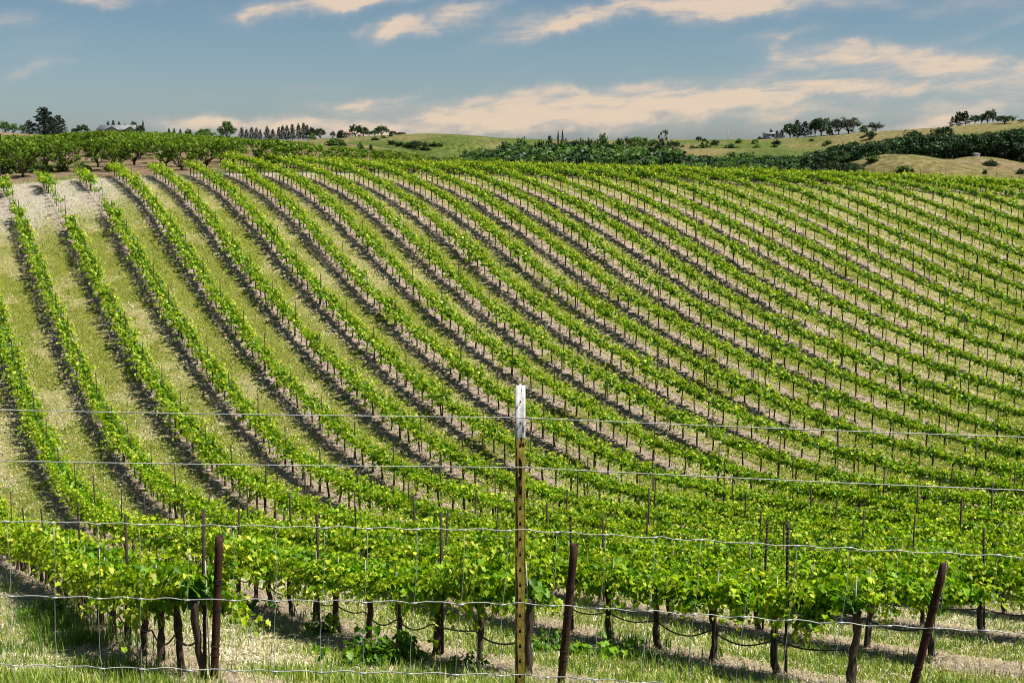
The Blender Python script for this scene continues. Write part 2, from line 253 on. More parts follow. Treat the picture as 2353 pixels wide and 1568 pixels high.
    -163, -141, -130, -136, -140, -133, -122, -109, -96, -85, -66, -77, -91, -95, -75, -71, -79, -107, -105, -83, -61, -45, -27, -16, -16, -33, -56, -34, 3, 30, 22, -23, -88, -152, -195, -206, -197, -175, -147, -114,
    -81, -48, -20, 0, 16, 30, 43, 57, -170, -151, -136, -129, -130, -131, -128, -122, -115, -109, -103, -90, -89, -95, -92, -77, -70, -73, -80, -73, -55, -39, -28, -16, -8, -13, -45, -76, -36, 12, 42, 32,
    -17, -88, -161, -207, -211, -197, -172, -142, -109, -76, -45, -17, 3, 19, 33, 45, 58, -149, -137, -126, -121, -120, -120, -119, -116, -113, -109, -105, -97, -93, -91, -85, -74, -67, -65, -62, -53, -40, -27, -14,
    -3, 4, 4, -7, -21, 2, 38, 62, 50, -1, -71, -141, -186, -194, -182, -159, -131, -100, -69, -40, -15, 5, 21, 34, 46, 58, -129, -120, -113, -109, -108, -107, -107, -106, -105, -102, -99, -93, -88, -84,
    -77, -68, -60, -53, -46, -37, -25, -13, -1, 10, 18, 23, 25, 25, 41, 66, 82, 68, 20, -42, -102, -143, -157, -153, -136, -113, -86, -59, -33, -11, 8, 23, 35, 47, 58, -109, -103, -98, -95, -94,
    -94, -94, -93, -93, -91, -88, -84, -79, -74, -67, -58, -50, -42, -33, -22, -10, 1, 12, 21, 30, 38, 45, 54, 70, 88, 96, 81, 43, -8, -58, -96, -114, -116, -107, -90, -69, -47, -24, -5, 12,
    25, 37, 47, 57, -91, -86, -83, -80, -79, -79, -80, -80, -79, -78, -76, -73, -68, -63, -56, -48, -40, -31, -22, -11, 1, 12, 21, 31, 40, 50, 60, 74, 91, 106, 110, 97, 67, 26, -16, -50,
    -71, -79, -76, -65, -50, -32, -14, 3, 17, 28, 38, 47, 56, -73, -70, -68, -66, -65, -65, -66, -66, -66, -65, -63, -60, -56, -51, -45, -38, -30, -22, -12, -2, 8, 19, 29, 38, 49, 59, 72,
    89, 110, 127, 134, 123, 96, 60, 22, -10, -32, -43, -45, -40, -30, -17, -3, 10, 22, 32, 40, 48, 56, -58, -56, -54, -53, -52, -52, -53, -53, -53, -52, -51, -48, -45, -41, -35, -29, -22, -14,
    -5, 4, 14, 24, 34, 45, 56, 69, 84, 104, 126, 145, 154, 146, 121, 88, 54, 24, 2, -12, -18, -17, -11, -2, 8, 18, 27, 35, 43, 49, 55, -44, -43, -41, -41, -40, -41, -41, -41, -41,
    -41, -40, -38, -35, -31, -27, -21, -15, -8, 0, 9, 18, 27, 38, 49, 61, 76, 94, 115, 137, 156, 168, 162, 139, 109, 78, 50, 28, 13, 5, 4, 6, 12, 19, 27, 34, 40, 45, 51, 55,
    -33, -31, -31, -30, -30, -30, -31, -31, -31, -31, -30, -28, -26, -23, -19, -15, -9, -3, 4, 12, 20, 30, 40, 51, 65, 80, 98, 119, 140, 159, 171, 167, 147, 120, 93, 68, 47, 33, 24, 21,
    21, 25, 30, 35, 40, 45, 49, 52, 56, -23, -22, -22, -21, -21, -22, -22, -22, -22, -22, -22, -20, -19, -16, -13, -9, -5, 1, 7, 14, 22, 30, 40, 52, 65, 80, 97, 116, 135, 151, 161,
    158, 143, 122, 99, 77, 59, 46, 38, 34, 34, 36, 40, 44, 47, 50, 52, 54, 56, -15, -14, -14, -14, -14, -14, -15, -15, -15, -15, -15, -14, -13, -11, -8, -5, -1, 3, 9, 15, 22, 30,
    39, 50, 62, 76, 92, 109, 125, 137, 144, 143, 132, 116, 98, 80, 65, 54, 46, 43, 43, 45, 49, 52, 54, 54, 54, 55, 55, -9, -8, -8, -8, -8, -9, -9, -9, -10, -10, -10, -9, -8,
    -7, -5, -2, 1, 5, 9, 15, 21, 28, 37, 46, 58, 70, 84, 98, 111, 121, 126, 125, 118, 106, 92, 78, 66, 57, 51, 48, 48, 51, 55, 59, 58, 57, 55, 54, 54, -4, -4, -4, -4,
    -4, -4, -5, -5, -5, -6, -6, -5, -5, -4, -2, 0, 2, 6, 9, 14, 19, 26, 33, 42, 51, 62, 74, 85, 95, 103, 107, 107, 102, 94, 83, 73, 64, 57, 52, 50, 50, 53, 56, 59,
    58, 56, 54, 53, 51, 0, 0, 0, -1, -1, -1, -2, -2, -2, -3, -3, -2, -2, -1, 0, 1, 3, 6, 9, 13, 17, 23, 29, 36, 45, 54, 63, 72, 80, 86, 90, 89, 86, 80, 73,
    65, 59, 53, 50, 48, 49, 51, 53, 55, 55, 53, 51, 49, 48, 2, 2, 2, 2, 1, 1, 1, 0, 0, 0, -1, -1, 0, 0, 1, 2, 3, 5, 8, 11, 15, 19, 25, 31, 37, 45,
    52, 60, 66, 71, 73, 73, 71, 67, 62, 57, 52, 48, 45, 45, 45, 46, 48, 49, 49, 48, 46, 44, 43, 4, 4, 4, 3, 3, 3, 2, 2, 1, 1, 1, 1, 1, 1, 1, 2, 3,
    5, 7, 9, 12, 16, 20, 25, 31, 36, 42, 48, 53, 56, 59, 59, 58, 55, 51, 48, 44, 42, 40, 39, 40, 41, 42, 42, 42, 41, 40, 39, 37, 5, 5, 4, 4, 4, 4, 3, 3,
    2, 2, 2, 1, 1, 1, 2, 2, 3, 4, 5, 7, 10, 13, 16, 20, 24, 29, 33, 38, 41, 44, 46, 46, 45, 44, 41, 39, 37, 35, 34, 33, 34, 34, 35, 35, 35, 35, 34, 33,
    31, 5, 5, 5, 5, 4, 4, 4, 3, 3, 2, 2, 2, 2, 1, 2, 2, 2, 3, 4, 5, 7, 9, 12, 15, 18, 22, 25, 29, 31, 34, 35, 35, 35, 34, 32, 31, 29, 28, 27,
    27, 27, 28, 28, 29, 29, 28, 27, 27, 26, 5, 5, 5, 5, 4, 4, 4, 3, 3, 3, 2, 2, 2, 1, 1, 1, 2, 2, 3, 4, 5, 7, 9, 11, 13, 16, 19, 21, 23, 25,
    26, 26, 26, 25, 25, 23, 23, 22, 21, 21, 22, 22, 22, 22, 22, 22, 22, 21, 20, 5, 5, 5, 4, 4, 4, 4, 3, 3, 2, 2, 2, 1, 1, 1, 1, 1, 1, 2, 2, 3,
    4, 6, 7, 9, 11, 13, 15, 16, 17, 18, 19, 19, 18, 18, 17, 17, 16, 16, 16, 16, 16, 17, 17, 17, 17, 16, 16, 15, 5, 5, 4, 4, 4, 4, 3, 3, 3, 2, 2, 1,
    1, 1, 1, 0, 0, 0, 1, 1, 2, 2, 3, 4, 6, 7, 8, 10, 11, 12, 12, 12, 13, 12, 12, 12, 11, 11, 11, 11, 11, 12, 12, 12, 12, 12, 12, 11, 11, 4, 4, 4,
    4, 3, 3, 3, 3, 2, 2, 1, 1, 1, 0, 0, 0, 0, 0, 0, 0, 0, 1, 1, 2, 3, 4, 5, 5, 6, 7, 7, 7, 8, 8, 7, 7, 7, 7, 7, 7, 7, 7, 8,
    8, 8, 8, 8, 7, 7, 4, 4, 3, 3, 3, 3, 2, 2, 2, 1, 1, 1, 0, 0, 0, -1, -1, -1, -1, -1, -1, -1, 0, 0, 0, 1, 2, 2, 3, 3, 3, 4, 4, 4,
    4, 3, 3, 3, 3, 4, 4, 4, 4, 4, 4, 4, 4, 4, 4, 3, 3, 3, 3, 2, 2, 2, 2, 1, 1, 1, 0, 0, 0, -1, -1, -1, -2, -2, -2, -2, -2, -2, -2, -1,
    -1, -1, 0, 0, 0, 0, 0, 0, 0, 0, 0, 0, 0, 1, 1, 1, 1, 1, 1, 1, 1, 1, 1, 1, 3, 2, 2, 2, 2, 2, 1, 1, 1, 1, 0, 0, 0, -1, -1, -1,
    -2, -2, -2, -3, -3, -3, -3, -3, -3, -3, -3, -3, -2, -2, -2, -2, -2, -2, -2, -2, -2, -2, -2, -2, -2, -2, -1, -1, -1, -1, -1, -2, -2, 2, 2, 2, 2, 1, 1, 1,
    1, 0, 0, 0, 0, -1, -1, -1, -2, -2, -3, -3, -3, -3, -4, -4, -4, -4, -4, -4, -4, -4, -4, -4, -4, -4, -4, -4, -4, -4, -4, -4, -4, -4, -4, -4, -4, -4, -4, -4,
    -4, -4, 1, 1, 1, 1, 1, 1, 0, 0, 0, 0, 0, -1, -1, -1, -2, -2, -3, -3, -3, -4, -4, -4, -5, -5, -5, -5, -6, -6, -6, -6, -6, -6, -6, -6, -6, -6, -6, -6,
    -6, -6, -6, -6, -6, -6, -6, -6, -6, -6, -6, 1, 1, 1, 0, 0, 0, 0, 0, 0, -1, -1, -1, -2, -2, -2, -3, -3, -3, -4, -4, -5, -5, -6, -6, -6, -7, -7, -7, -7,
    -8, -8, -8, -8, -8, -8, -8, -8, -8, -8, -8, -8, -8, -8, -8, -8, -8, -8, -8, -8, 0, 0, 0, 0, 0, 0, 0, -1, -1, -1, -1, -2, -2, -2, -3, -3, -4, -4, -4, -5,
    -5, -6, -6, -7, -7, -8, -8, -8, -9, -9, -9, -9, -10, -10, -10, -10, -10, -10, -10, -10, -10, -10, -10, -10, -9, -9, -9, -10, -10]

HN = np.array(NEAR_Z, float).reshape(37, 41) / 100.0       # every 4 m, from (-72, -12)
HF = np.array(FAR_Z, float).reshape(61, 49) / 20.0         # every 12 m, from (-288, 84)
def cubic(tab, x0, y0, h, X, Y):
    nx, ny = tab.shape
    fx = np.clip((X - x0) / h, 0, nx - 1.0001)
    fy = np.clip((Y - y0) / h, 0, ny - 1.0001)
    i = fx.astype(int); j = fy.astype(int)
    a = fx - i; b = fy - j
    def wts(t):
        return (-.5*t + t*t - .5*t**3, 1 - 2.5*t*t + 1.5*t**3, .5*t + 2*t*t - 1.5*t**3, -.5*t*t + .5*t**3)
    wx, wy = wts(a), wts(b)
    out = np.zeros_like(fx)
    for p in range(4):
        ii = np.clip(i + p - 1, 0, nx - 1)
        for q in range(4):
            jj = np.clip(j + q - 1, 0, ny - 1)
            out += wx[p] * wy[q] * tab[ii, jj]
    return out
def sstep(x, a, b):
    t = np.clip((x - a) / (b - a), 0, 1)
    return t * t * (3 - 2 * t)
def height(X, Y):
    X = np.asarray(X, float); Y = np.asarray(Y, float)
    zn = cubic(HN, -72, -12, 4.0, X, Y)
    zf = cubic(HF, -288, 84, 12.0, X, Y)
    w = np.maximum(sstep(Y, 118, 140), sstep(np.abs(X), 58, 70) * sstep(Y, 84, 110))
    z = zn * (1 - w) + zf * w
    z = z + 1.0 * np.exp(-((X - 76) / 7.5) ** 2 - ((Y - 214) / 11) ** 2) - .9 * np.exp(-((X - 66) / 5.5) ** 2 - ((Y - 212) / 14) ** 2) + .5 * np.exp(-((X - 57) / 6) ** 2 - ((Y - 208) / 10) ** 2)
    edge = np.maximum(sstep(Y, 620, 1000), np.maximum(sstep(np.abs(X - 70), 350, 700), sstep(-Y, 12, 200)))
    return z * (1 - edge) + -14.0 * edge
def hz(x, y):
    return float(height(np.array([x]), np.array([y]))[0])

# rows of the vineyard: straight lines, 3.05 m apart
TH = 0.446224
NX, NY = math.cos(TH), math.sin(TH)      # across the rows
DX, DY = -math.sin(TH), math.cos(TH)     # along the rows, away from the camera
C1, ROW, VINE = 2.4, 3.05, 1.21
def rowpt(k, s):
    c = C1 + ROW * (k - 1)
    return c * NX + s * DX, c * NY + s * DY
def vnoise(x, y, seed=0):
    """value noise, 0..1"""
    xi = np.floor(x).astype(np.int64); yi = np.floor(y).astype(np.int64)
    fx = x - xi; fy = y - yi
    fx = fx * fx * (3 - 2 * fx); fy = fy * fy * (3 - 2 * fy)
    def h(a, b):
        n = (a * 374761393 + b * 668265263 + seed * 1442695041) & 0x7fffffff
        n = ((n ^ (n >> 13)) * 1274126177) & 0x7fffffff
        return ((n ^ (n >> 16)) & 0xffff) / 65535.0
    return (h(xi, yi) * (1 - fx) + h(xi + 1, yi) * fx) * (1 - fy) + (h(xi, yi + 1) * (1 - fx) + h(xi + 1, yi + 1) * fx) * fy
def fnoise(x, y, seed=0, o=4):
    t = 0; a = .5; s = 0
    for i in range(o):
        t = t + a * vnoise(x * 2**i, y * 2**i, seed + i); s += a; a *= .55
    return t / s

# ------------------------------------------------------------------ helpers for objects
def tag(o, label=None, cat=None, group=None, kind=None):
    if label: o['label'] = label
    if cat: o['category'] = cat
    if group: o['group'] = group
    if kind: o['kind'] = kind
    return o
def link(name, data, parent=None):
    o = bpy.data.objects.new(name, data)
    COL.objects.link(o)
    if parent is not None:
        o.parent = parent
    return o
def empty(name, loc, label=None, cat=None, group=None, rz=0.0):
    o = link(name, None)
    o.location = loc
    o.rotation_euler[2] = rz
    o.empty_display_size = 0.2
    return tag(o, label, cat, group)
def mesh_np(name, verts, faces, mat, tint=None, smooth=False, mat_idx=None):
    """verts (n,3), faces: list of (m,k) integer arrays, tint: (n,) or (n,3)"""
    me = bpy.data.meshes.new(name)
    verts = np.ascontiguousarray(verts, dtype=np.float32)
    me.vertices.add(len(verts))
    me.vertices.foreach_set('co', verts.ravel())
    loops = np.concatenate([f.ravel() for f in faces]).astype(np.int32)
    sizes = np.concatenate([np.full(len(f), f.shape[1], np.int32) for f in faces])
    starts = np.concatenate([[0], np.cumsum(sizes)[:-1]]).astype(np.int32)
    me.loops.add(len(loops))
    me.loops.foreach_set('vertex_index', loops)
    me.polygons.add(len(sizes))
    me.polygons.foreach_set('loop_start', starts)
    for m in (mat if isinstance(mat, (list, tuple)) else [mat]):
        me.materials.append(m)
    if mat_idx is not None:
        me.polygons.foreach_set('material_index', mat_idx.astype(np.int32))
    if smooth:
        me.polygons.foreach_set('use_smooth', np.ones(len(sizes), dtype=bool))
    if tint is not None:
        t = np.asarray(tint, np.float32)
        if t.ndim == 1:
            t = np.stack([t, t, t], 1)
        a = me.attributes.new('tint', 'FLOAT_VECTOR', 'POINT')
        a.data.foreach_set('vector', np.ascontiguousarray(t).ravel())
    me.update(calc_edges=True)
    return me
class MB:
    """collects tubes, boxes, quads and triangles for one mesh"""
    def __init__(s):
        s.v = []; s.t = []; s.q = []; s.tr = []; s.n = 0
    def put(s, v, q=None, tr=None, tint=0.0):
        v = np.asarray(v, float)
        s.v.append(v); s.t.append(np.full(len(v), tint) if np.isscalar(tint) else np.asarray(tint, float))
        if q is not None and len(q): s.q.append(np.asarray(q) + s.n)
        if tr is not None and len(tr): s.tr.append(np.asarray(tr) + s.n)
        s.n += len(v)
    def tube(s, pts, rad, seg=8, cap=True, tint=0.0, rough=0.0, r=None):
        pts = np.asarray(pts, float); m = len(pts)
        rad = np.full(m, rad) if np.isscalar(rad) else np.asarray(rad, float)
        tan = np.gradient(pts, axis=0)
        tan /= np.linalg.norm(tan, axis=1)[:, None] + 1e-9
        ref = np.array([0, 0, 1.0]) if abs(tan[:, 2]).mean() < .8 else np.array([1.0, 0, 0])
        a = np.cross(tan, ref); a /= np.linalg.norm(a, axis=1)[:, None] + 1e-9
        b = np.cross(tan, a)
        ang = np.arange(seg) * 2 * np.pi / seg
        rr = rad[:, None] * (1 + (rough * (r or rng).normal(size=(m, seg)) if rough else 0))
        ring = pts[:, None, :] + rr[..., None] * (np.cos(ang)[None, :, None] * a[:, None, :] + np.sin(ang)[None, :, None] * b[:, None, :])
        v = ring.reshape(-1, 3)
        i = np.arange(m - 1)[:, None] * seg; j = np.arange(seg)[None, :]; j2 = (j + 1) % seg
        q = np.stack([i + j, i + j2, i + seg + j2, i + seg + j], -1).reshape(-1, 4)
        tr = None
        if cap:
            v = np.concatenate([v, pts[:1], pts[-1:]])
            jj = np.arange(seg); k = (jj + 1) % seg
            tr = np.concatenate([np.stack([k, jj, np.full(seg, m * seg)], 1), np.stack([(m-1)*seg + jj, (m-1)*seg + k, np.full(seg, m * seg + 1)], 1)])
        s.put(v, q, tr, tint)
    def box(s, lo, hi, tint=0.0):
        x0, y0, z0 = lo; x1, y1, z1 = hi
        v = [(x0,y0,z0),(x1,y0,z0),(x1,y1,z0),(x0,y1,z0),(x0,y0,z1),(x1,y0,z1),(x1,y1,z1),(x0,y1,z1)]
        s.put(v, [(0,3,2,1),(4,5,6,7),(0,1,5,4),(1,2,6,5),(2,3,7,6),(3,0,4,7)], None, tint)
    def faces(s):
        f = []
        if s.q: f.append(np.concatenate(s.q))
        if s.tr: f.append(np.concatenate(s.tr))
        return f
    def mesh(s, name, mat, smooth=False):
        return mesh_np(name, np.concatenate(s.v), s.faces(), mat, np.concatenate(s.t), smooth)
    def build(s, name, mat, parent=None, smooth=False):
        return link(name, s.mesh(name, mat, smooth), parent)

# ------------------------------------------------------------------ materials
def new_mat(name):
    m = bpy.data.materials.new(name)
    m.use_nodes = True
    m.node_tree.nodes.clear()
    return m, m.node_tree
def attr(tree, name='tint'):
    n = N(tree, 'ShaderNodeAttribute', attribute_name=name)
    return n
def out(tree, shader, disp=None):
    o = N(tree, 'ShaderNodeOutputMaterial')
    tree.links.new(shader, o.inputs[0])
def principled(tree, color, rough=0.8, spec=0.3, metal=0.0, normal=None):
    p = N(tree, 'ShaderNodeBsdfPrincipled')
    if isinstance(color, tuple): p.inputs['Base Color'].default_value = (*color, 1)
    else: tree.links.new(color, p.inputs['Base Color'])
    if isinstance(rough, (int, float)): p.inputs['Roughness'].default_value = rough
    else: tree.links.new(rough, p.inputs['Roughness'])
    p.inputs['Specular IOR Level'].default_value = spec
    p.inputs['Metallic'].default_value = metal
    if normal is not None: tree.links.new(normal, p.inputs['Normal'])
    return p.outputs[0]
def bump(tree, h, strength=0.5, dist=0.02):
    b = N(tree, 'ShaderNodeBump')
    b.inputs['Strength'].default_value = strength
    b.inputs['Distance'].default_value = dist
    tree.links.new(h, b.inputs['Height'])
    return b.outputs[0]
def ramp(tree, fac, stops):
    r = N(tree, 'ShaderNodeValToRGB')
    e = r.color_ramp.elements
    while len(e) > 1: e.remove(e[-1])
    e[0].position = stops[0][0]; e[0].color = (*stops[0][1], 1)
    for p, c in stops[1:]:
        x = e.new(p); x.color = (*c, 1)
    tree.links.new(fac, r.inputs[0])
    return r.outputs[0]
def leaf_mat(name, stops, trans=0.35, gloss=0.06, rough=0.45, obvar=0.25):
    """tint.x picks the leaf's age, tint.y its own brightness; every plant varies a little"""
    m, t = new_mat(name)
    a = attr(t)
    s = N(t, 'ShaderNodeSeparateXYZ'); t.links.new(a.outputs['Vector'], s.inputs[0])
    c = ramp(t, s.outputs[0], stops)
    oi = N(t, 'ShaderNodeObjectInfo')
    br = M(t, 'MULTIPLY', M(t, 'MULTIPLY_ADD', s.outputs[1], 0.7, 0.65), M(t, 'MULTIPLY_ADD', oi.outputs['Random'], obvar, 1 - obvar / 2))
    vs = N(t, 'ShaderNodeVectorMath', operation='SCALE'); t.links.new(c, vs.inputs[0]); t.links.new(br, vs.inputs[3])
    d = N(t, 'ShaderNodeBsdfDiffuse'); t.links.new(vs.outputs[0], d.inputs[0])
    tr = N(t, 'ShaderNodeBsdfTranslucent')
    tcol = mixc(t, 1.0, vs.outputs[0], (1.15, 1.2, 0.5), 'MULTIPLY')
    t.links.new(tcol, tr.inputs[0])
    m1 = N(t, 'ShaderNodeMixShader'); m1.inputs[0].default_value = trans
    t.links.new(d.outputs[0], m1.inputs[1]); t.links.new(tr.outputs[0], m1.inputs[2])
    g = N(t, 'ShaderNodeBsdfGlossy'); g.inputs['Roughness'].default_value = rough
    g.inputs[0].default_value = (0.9, 0.95, 0.85, 1)
    m2 = N(t, 'ShaderNodeMixShader'); m2.inputs[0].default_value = gloss
    t.links.new(m1.outputs[0], m2.inputs[1]); t.links.new(g.outputs[0], m2.inputs[2])
    out(t, m2.outputs[0])
    return m
VINE_LEAF = leaf_mat('vine_leaf', [(0.0, (.030, .115, .002)), (0.36, (.135, .29, .003)), (0.7, (.32, .44, .007)), (1.0, (.56, .57, .06))], 0.40, 0.02, .5)
ORCHARD_LEAF = leaf_mat('orchard_leaf', [(0, (.045, .105, .008)), (1, (.17, .26, .02))], 0.25, 0.015)
OAK_LEAF = leaf_mat('oak_leaf', [(0, (.010, .030, .016)), (1, (.055, .098, .034))], 0.15, 0.012, obvar=.6)
OAK_BRIGHT = leaf_mat('bright_oak_leaf', [(0, (.03, .08, .02)), (1, (.12, .20, .045))], 0.24, 0.012, obvar=.6)
PINE_LEAF = leaf_mat('pine_needles', [(0, (.010, .024, .018)), (1, (.04, .07, .045))], 0.1, 0.02, obvar=.4)
GREY_LEAF = leaf_mat('grey_leaf', [(0, (.03, .04, .03)), (1, (.11, .12, .085))], 0.2, 0.02, obvar=.4)
PURPLE_LEAF = leaf_mat('purple_leaf', [(0, (.02, .012, .016)), (1, (.05, .028, .034))], 0.1, 0.02)
SCRUB_LEAF = leaf_mat('scrub_leaf', [(0, (.035, .085, .012)), (1, (.13, .22, .03))], 0.2, 0.02, obvar=.6)

def bark(name, a, b, scale=30):
    m, t = new_mat(name)
    tcx = N(t, 'ShaderNodeTexCoord')
    mp = N(t, 'ShaderNodeMapping'); mp.inputs['Scale'].default_value = (1, 1, .16)
    t.links.new(tcx.outputs['Object'], mp.inputs[0])
    n = noise(t, mp.outputs[0], scale * 1.6, 6, .7, .4)
    c = ramp(t, n, [(.3, a), (.56, b), (.72, tuple(min(1, q * 1.9) for q in b))])
    out(t, principled(t, c, .95, .1, normal=bump(t, n, 1.0, .03)))
    return m
VINE_BARK = bark('vine_bark', (.016, .012, .009), (.10, .075, .058))
TREE_BARK = bark('tree_bark', (.02, .016, .013), (.08, .065, .05), 6)
DEAD_BARK = bark('dead_bark', (.10, .085, .075), (.22, .19, .17), 6)

def rust(name, a, b, c, scale=18):
    m, t = new_mat(name)
    tcx = N(t, 'ShaderNodeTexCoord')
    n = noise(t, tcx.outputs['Object'], scale, 7, .7, .3)
    n2 = noise(t, tcx.outputs['Object'], scale * 6, 4, .6)
    col = ramp(t, M(t, 'MULTIPLY_ADD', n2, .35, M(t, 'MULTIPLY', n, .75)), [(.36, a), (.54, b), (.72, c)])
    out(t, principled(t, col, .8, .25, 0.15, bump(t, n2, .5, .004)))
    return m
RUSTY_PIPE = rust('rusty_pipe', (.014, .008, .006), (.036, .016, .010), (.10, .040, .020))
DARK_STEEL = rust('dark_steel', (.014, .011, .009), (.035, .026, .020), (.08, .052, .034), 30)

def plain(name, col, rough=.6, spec=.3, metal=0.0, var=.25, scale=20):
    m, t = new_mat(name)
    tcx = N(t, 'ShaderNodeTexCoord')
    n = noise(t, tcx.outputs['Object'], scale, 5, .65)
    c = ramp(t, n, [(.3, tuple(q * (1 - var) for q in col)), (.7, tuple(min(1, q * (1 + var)) for q in col))])
    out(t, principled(t, c, rough, spec, metal, bump(t, n, .2, .004)))
    return m
GALV = plain('galvanised_wire', (.44, .44, .41), .55, .4, .1, .3, 60)
RAIL_WIRE = plain('trellis_steel', (.20, .19, .175), .5, .4, .3)
STAKE_GREY = plain('pencil_rod', (.30, .285, .26), .55, .3, .3)
HOSE = plain('black_hose', (.012, .012, .012), .5, .4)
GREEN_TIE = plain('green_tie', (.02, .30, .20), .6, .2)
WHITE_PAINT = plain('white_paint', (.54, .52, .50), .6, .3, 0, .3, 45)
HOLE = plain('punched_hole', (.012, .010, .008), .9, .1)
WALL_PALE = plain('pale_wall', (.36, .34, .31), .9, .1, 0, .08, 3)
WALL_BROWN = plain('brown_wall', (.20, .15, .12), .9, .1, 0, .1, 3)
WALL_GREY = plain('grey_wall', (.30, .33, .37), .8, .2, 0, .1, 3)
ROOF_GREY = plain('grey_roof', (.20, .205, .21), .8, .2, 0, .15, 5)
ROOF_BROWN = plain('brown_roof', (.17, .145, .12), .85, .2, 0, .2, 5)
ROOF_RED = plain('tile_roof', (.30, .17, .12), .85, .2, 0, .2, 5)
DARK_GLASS = plain('window_glass', (.02, .025, .03), .15, .5)
TANK = plain('tank_concrete', (.10, .10, .10), .8, .2, 0, .15, 3)

# ------------------------------------------------------------------ ground: one sheet from the fence to the horizon
def ground_masks(X, Y):
    """green, vineyard, soil, pale - what grows where"""
    c = X * NX + Y * NY
    s = X * DX + Y * DY
    fr = np.abs((c - C1) / ROW - np.round((c - C1) / ROW)) * ROW      # metres from the nearest row
    alley = sstep(fr, .45, .95)
    big = fnoise(c * .35, s * .11, 3, 3)
    med = fnoise(c * 1.1, s * .5, 9, 3)
    u = X / np.maximum(Y, 4)
    vine = sstep(Y, 9, 9.6) * (1 - sstep(s, 113.0, 115.5) * (u < -.07)) * (1 - sstep(Y, 150, 170))
    right = sstep(X, -4, 22)
    lowr = right * (1 - sstep(s, 40, 58))
    olive = (1 - sstep(np.abs(s - 84), 8, 18)) * (1 - sstep(X, -20, -8))    # greener grass on the left slope
    green = alley * (.12 + sstep(big * .6 + med * .4, .37, .58) * .75 + .18 * right + .42 * lowr + .55 * olive * sstep(med, .25, .6))
    weeds = (1 - alley) * sstep(fnoise(c * .9, s * .45, 21, 3), .62, .72) * sstep(s, 25, 45) * (1 - sstep(s, 72, 90)) * .9
    green = np.clip(green + weeds, 0, 1)
    near = 1 - sstep(Y, 11, 15)
    green = np.clip(green + near * (.25 + .6 * sstep(med, .35, .6)) * alley, 0, 1)
    pale = (1 - sstep(X, -35, -25)) * sstep(s + 5 * (med - .5), 90, 105) * (1 - sstep(s, 115.5, 117))
    pale = np.clip(pale + (1 - sstep(np.abs(s - 113.5), 1.0, 2.2)) * (X < -8), 0, 1)
    green = green * (1 - .75 * pale)
    far = sstep(Y, 118, 128)
    g2 = np.clip(sstep(fnoise(X * .03, Y * .03, 5, 4), .3, .65) + .35 * (X < 20), 0, 1)
    green = green * (vine) + (1 - vine) * g2
    soil = (1 - vine) * sstep(-X, 16, 34) * (1 - sstep(Y, 275, 320)) * sstep(fnoise(X * .16, Y * .16, 8, 3), .25, .5)
    soil = np.maximum(soil, (1 - vine) * sstep(-X, 75, 84) * sstep(Y, 215, 240) * (1 - sstep(Y, 285, 320)))
    knoll = np.exp(-((X - 81) / 17) ** 2 - ((Y - 205) / 24) ** 2)
    soil = np.maximum(soil, .8 * knoll * sstep(fnoise(X * .12, Y * .12, 4, 3), .3, .6))
    green = green * (1 - .7 * soil * (1 - vine))
    return green, vine, soil, pale
def axis(parts):
    a = np.concatenate([np.arange(lo, hi, st) for lo, hi, st in parts])
    return a
gxs = axis([(-2400, -400, 200), (-400, -112, 16), (-112, -66, 4), (-66, 66, .6), (66, 200, 4), (200, 520, 16), (520, 2600, 208)])
gys = axis([(-400, -16, 32), (-16, 8, 1.2), (8, 150, .6), (150, 330, 4), (330, 700, 12), (700, 4200, 250)])
GX, GY = np.meshgrid(gxs, gys, indexing='ij')
gx, gy = GX.ravel(), GY.ravel()
gz = height(gx, gy)
mgreen, mvine, msoil, mpale = ground_masks(gx, gy)
cc = gx * NX + gy * NY
fr = np.abs((cc - C1) / ROW - np.round((cc - C1) / ROW)) * ROW
gz = gz + mvine * (0.05 * (1 - sstep(fr, .3, .8)) + .06 * (fnoise(gx * .7, gy * .7, 2, 3) - .5)) + (1 - mvine) * .5 * (fnoise(gx * .11, gy * .11, 6, 3) - .5) * sstep(gy, 140, 170)
nxg, nyg = len(gxs), len(gys)
ii, jj = np.meshgrid(np.arange(nxg - 1), np.arange(nyg - 1), indexing='ij')
b0 = (ii * nyg + jj).ravel()
gq = np.stack([b0, b0 + nyg, b0 + nyg + 1, b0 + 1], 1)

gm, t = new_mat('vineyard_ground')
geo = N(t, 'ShaderNodeNewGeometry')
a = attr(t); s3 = N(t, 'ShaderNodeSeparateXYZ'); t.links.new(a.outputs['Vector'], s3.inputs[0])
pal = attr(t, 'pale')
ps = N(t, 'ShaderNodeSeparateXYZ'); t.links.new(geo.outputs['Position'], ps.inputs[0])
cw = M(t, 'ADD', M(t, 'MULTIPLY', ps.outputs[0], NX), M(t, 'MULTIPLY', ps.outputs[1], NY))
fcr = M(t, 'FRACT', M(t, 'ADD', M(t, 'DIVIDE', M(t, 'SUBTRACT', cw, C1), ROW), .5))
dist = M(t, 'MULTIPLY', M(t, 'ABSOLUTE', M(t, 'SUBTRACT', fcr, .5)), ROW)
n_big = noise(t, geo.outputs['Position'], 1.3, 5, .6)
n_mid = noise(t, geo.outputs['Position'], 6.0, 5, .65, .5)
mp = N(t, 'ShaderNodeMapping'); mp.inputs['Rotation'].default_value = (0, 0, .5); mp.inputs['Scale'].default_value = (1, 3.2, 1)
t.links.new(geo.outputs['Position'], mp.inputs[0])
n_str = noise(t, mp.outputs[0], 7.5, 6, .75, .8)
n_fin = noise(t, geo.outputs['Position'], 34, 5, .7, .4)
grain = M(t, 'MULTIPLY_ADD', M(t, 'ADD', M(t, 'MULTIPLY', n_str, .62), M(t, 'MULTIPLY', n_fin, .38)), 1.45, -.225)
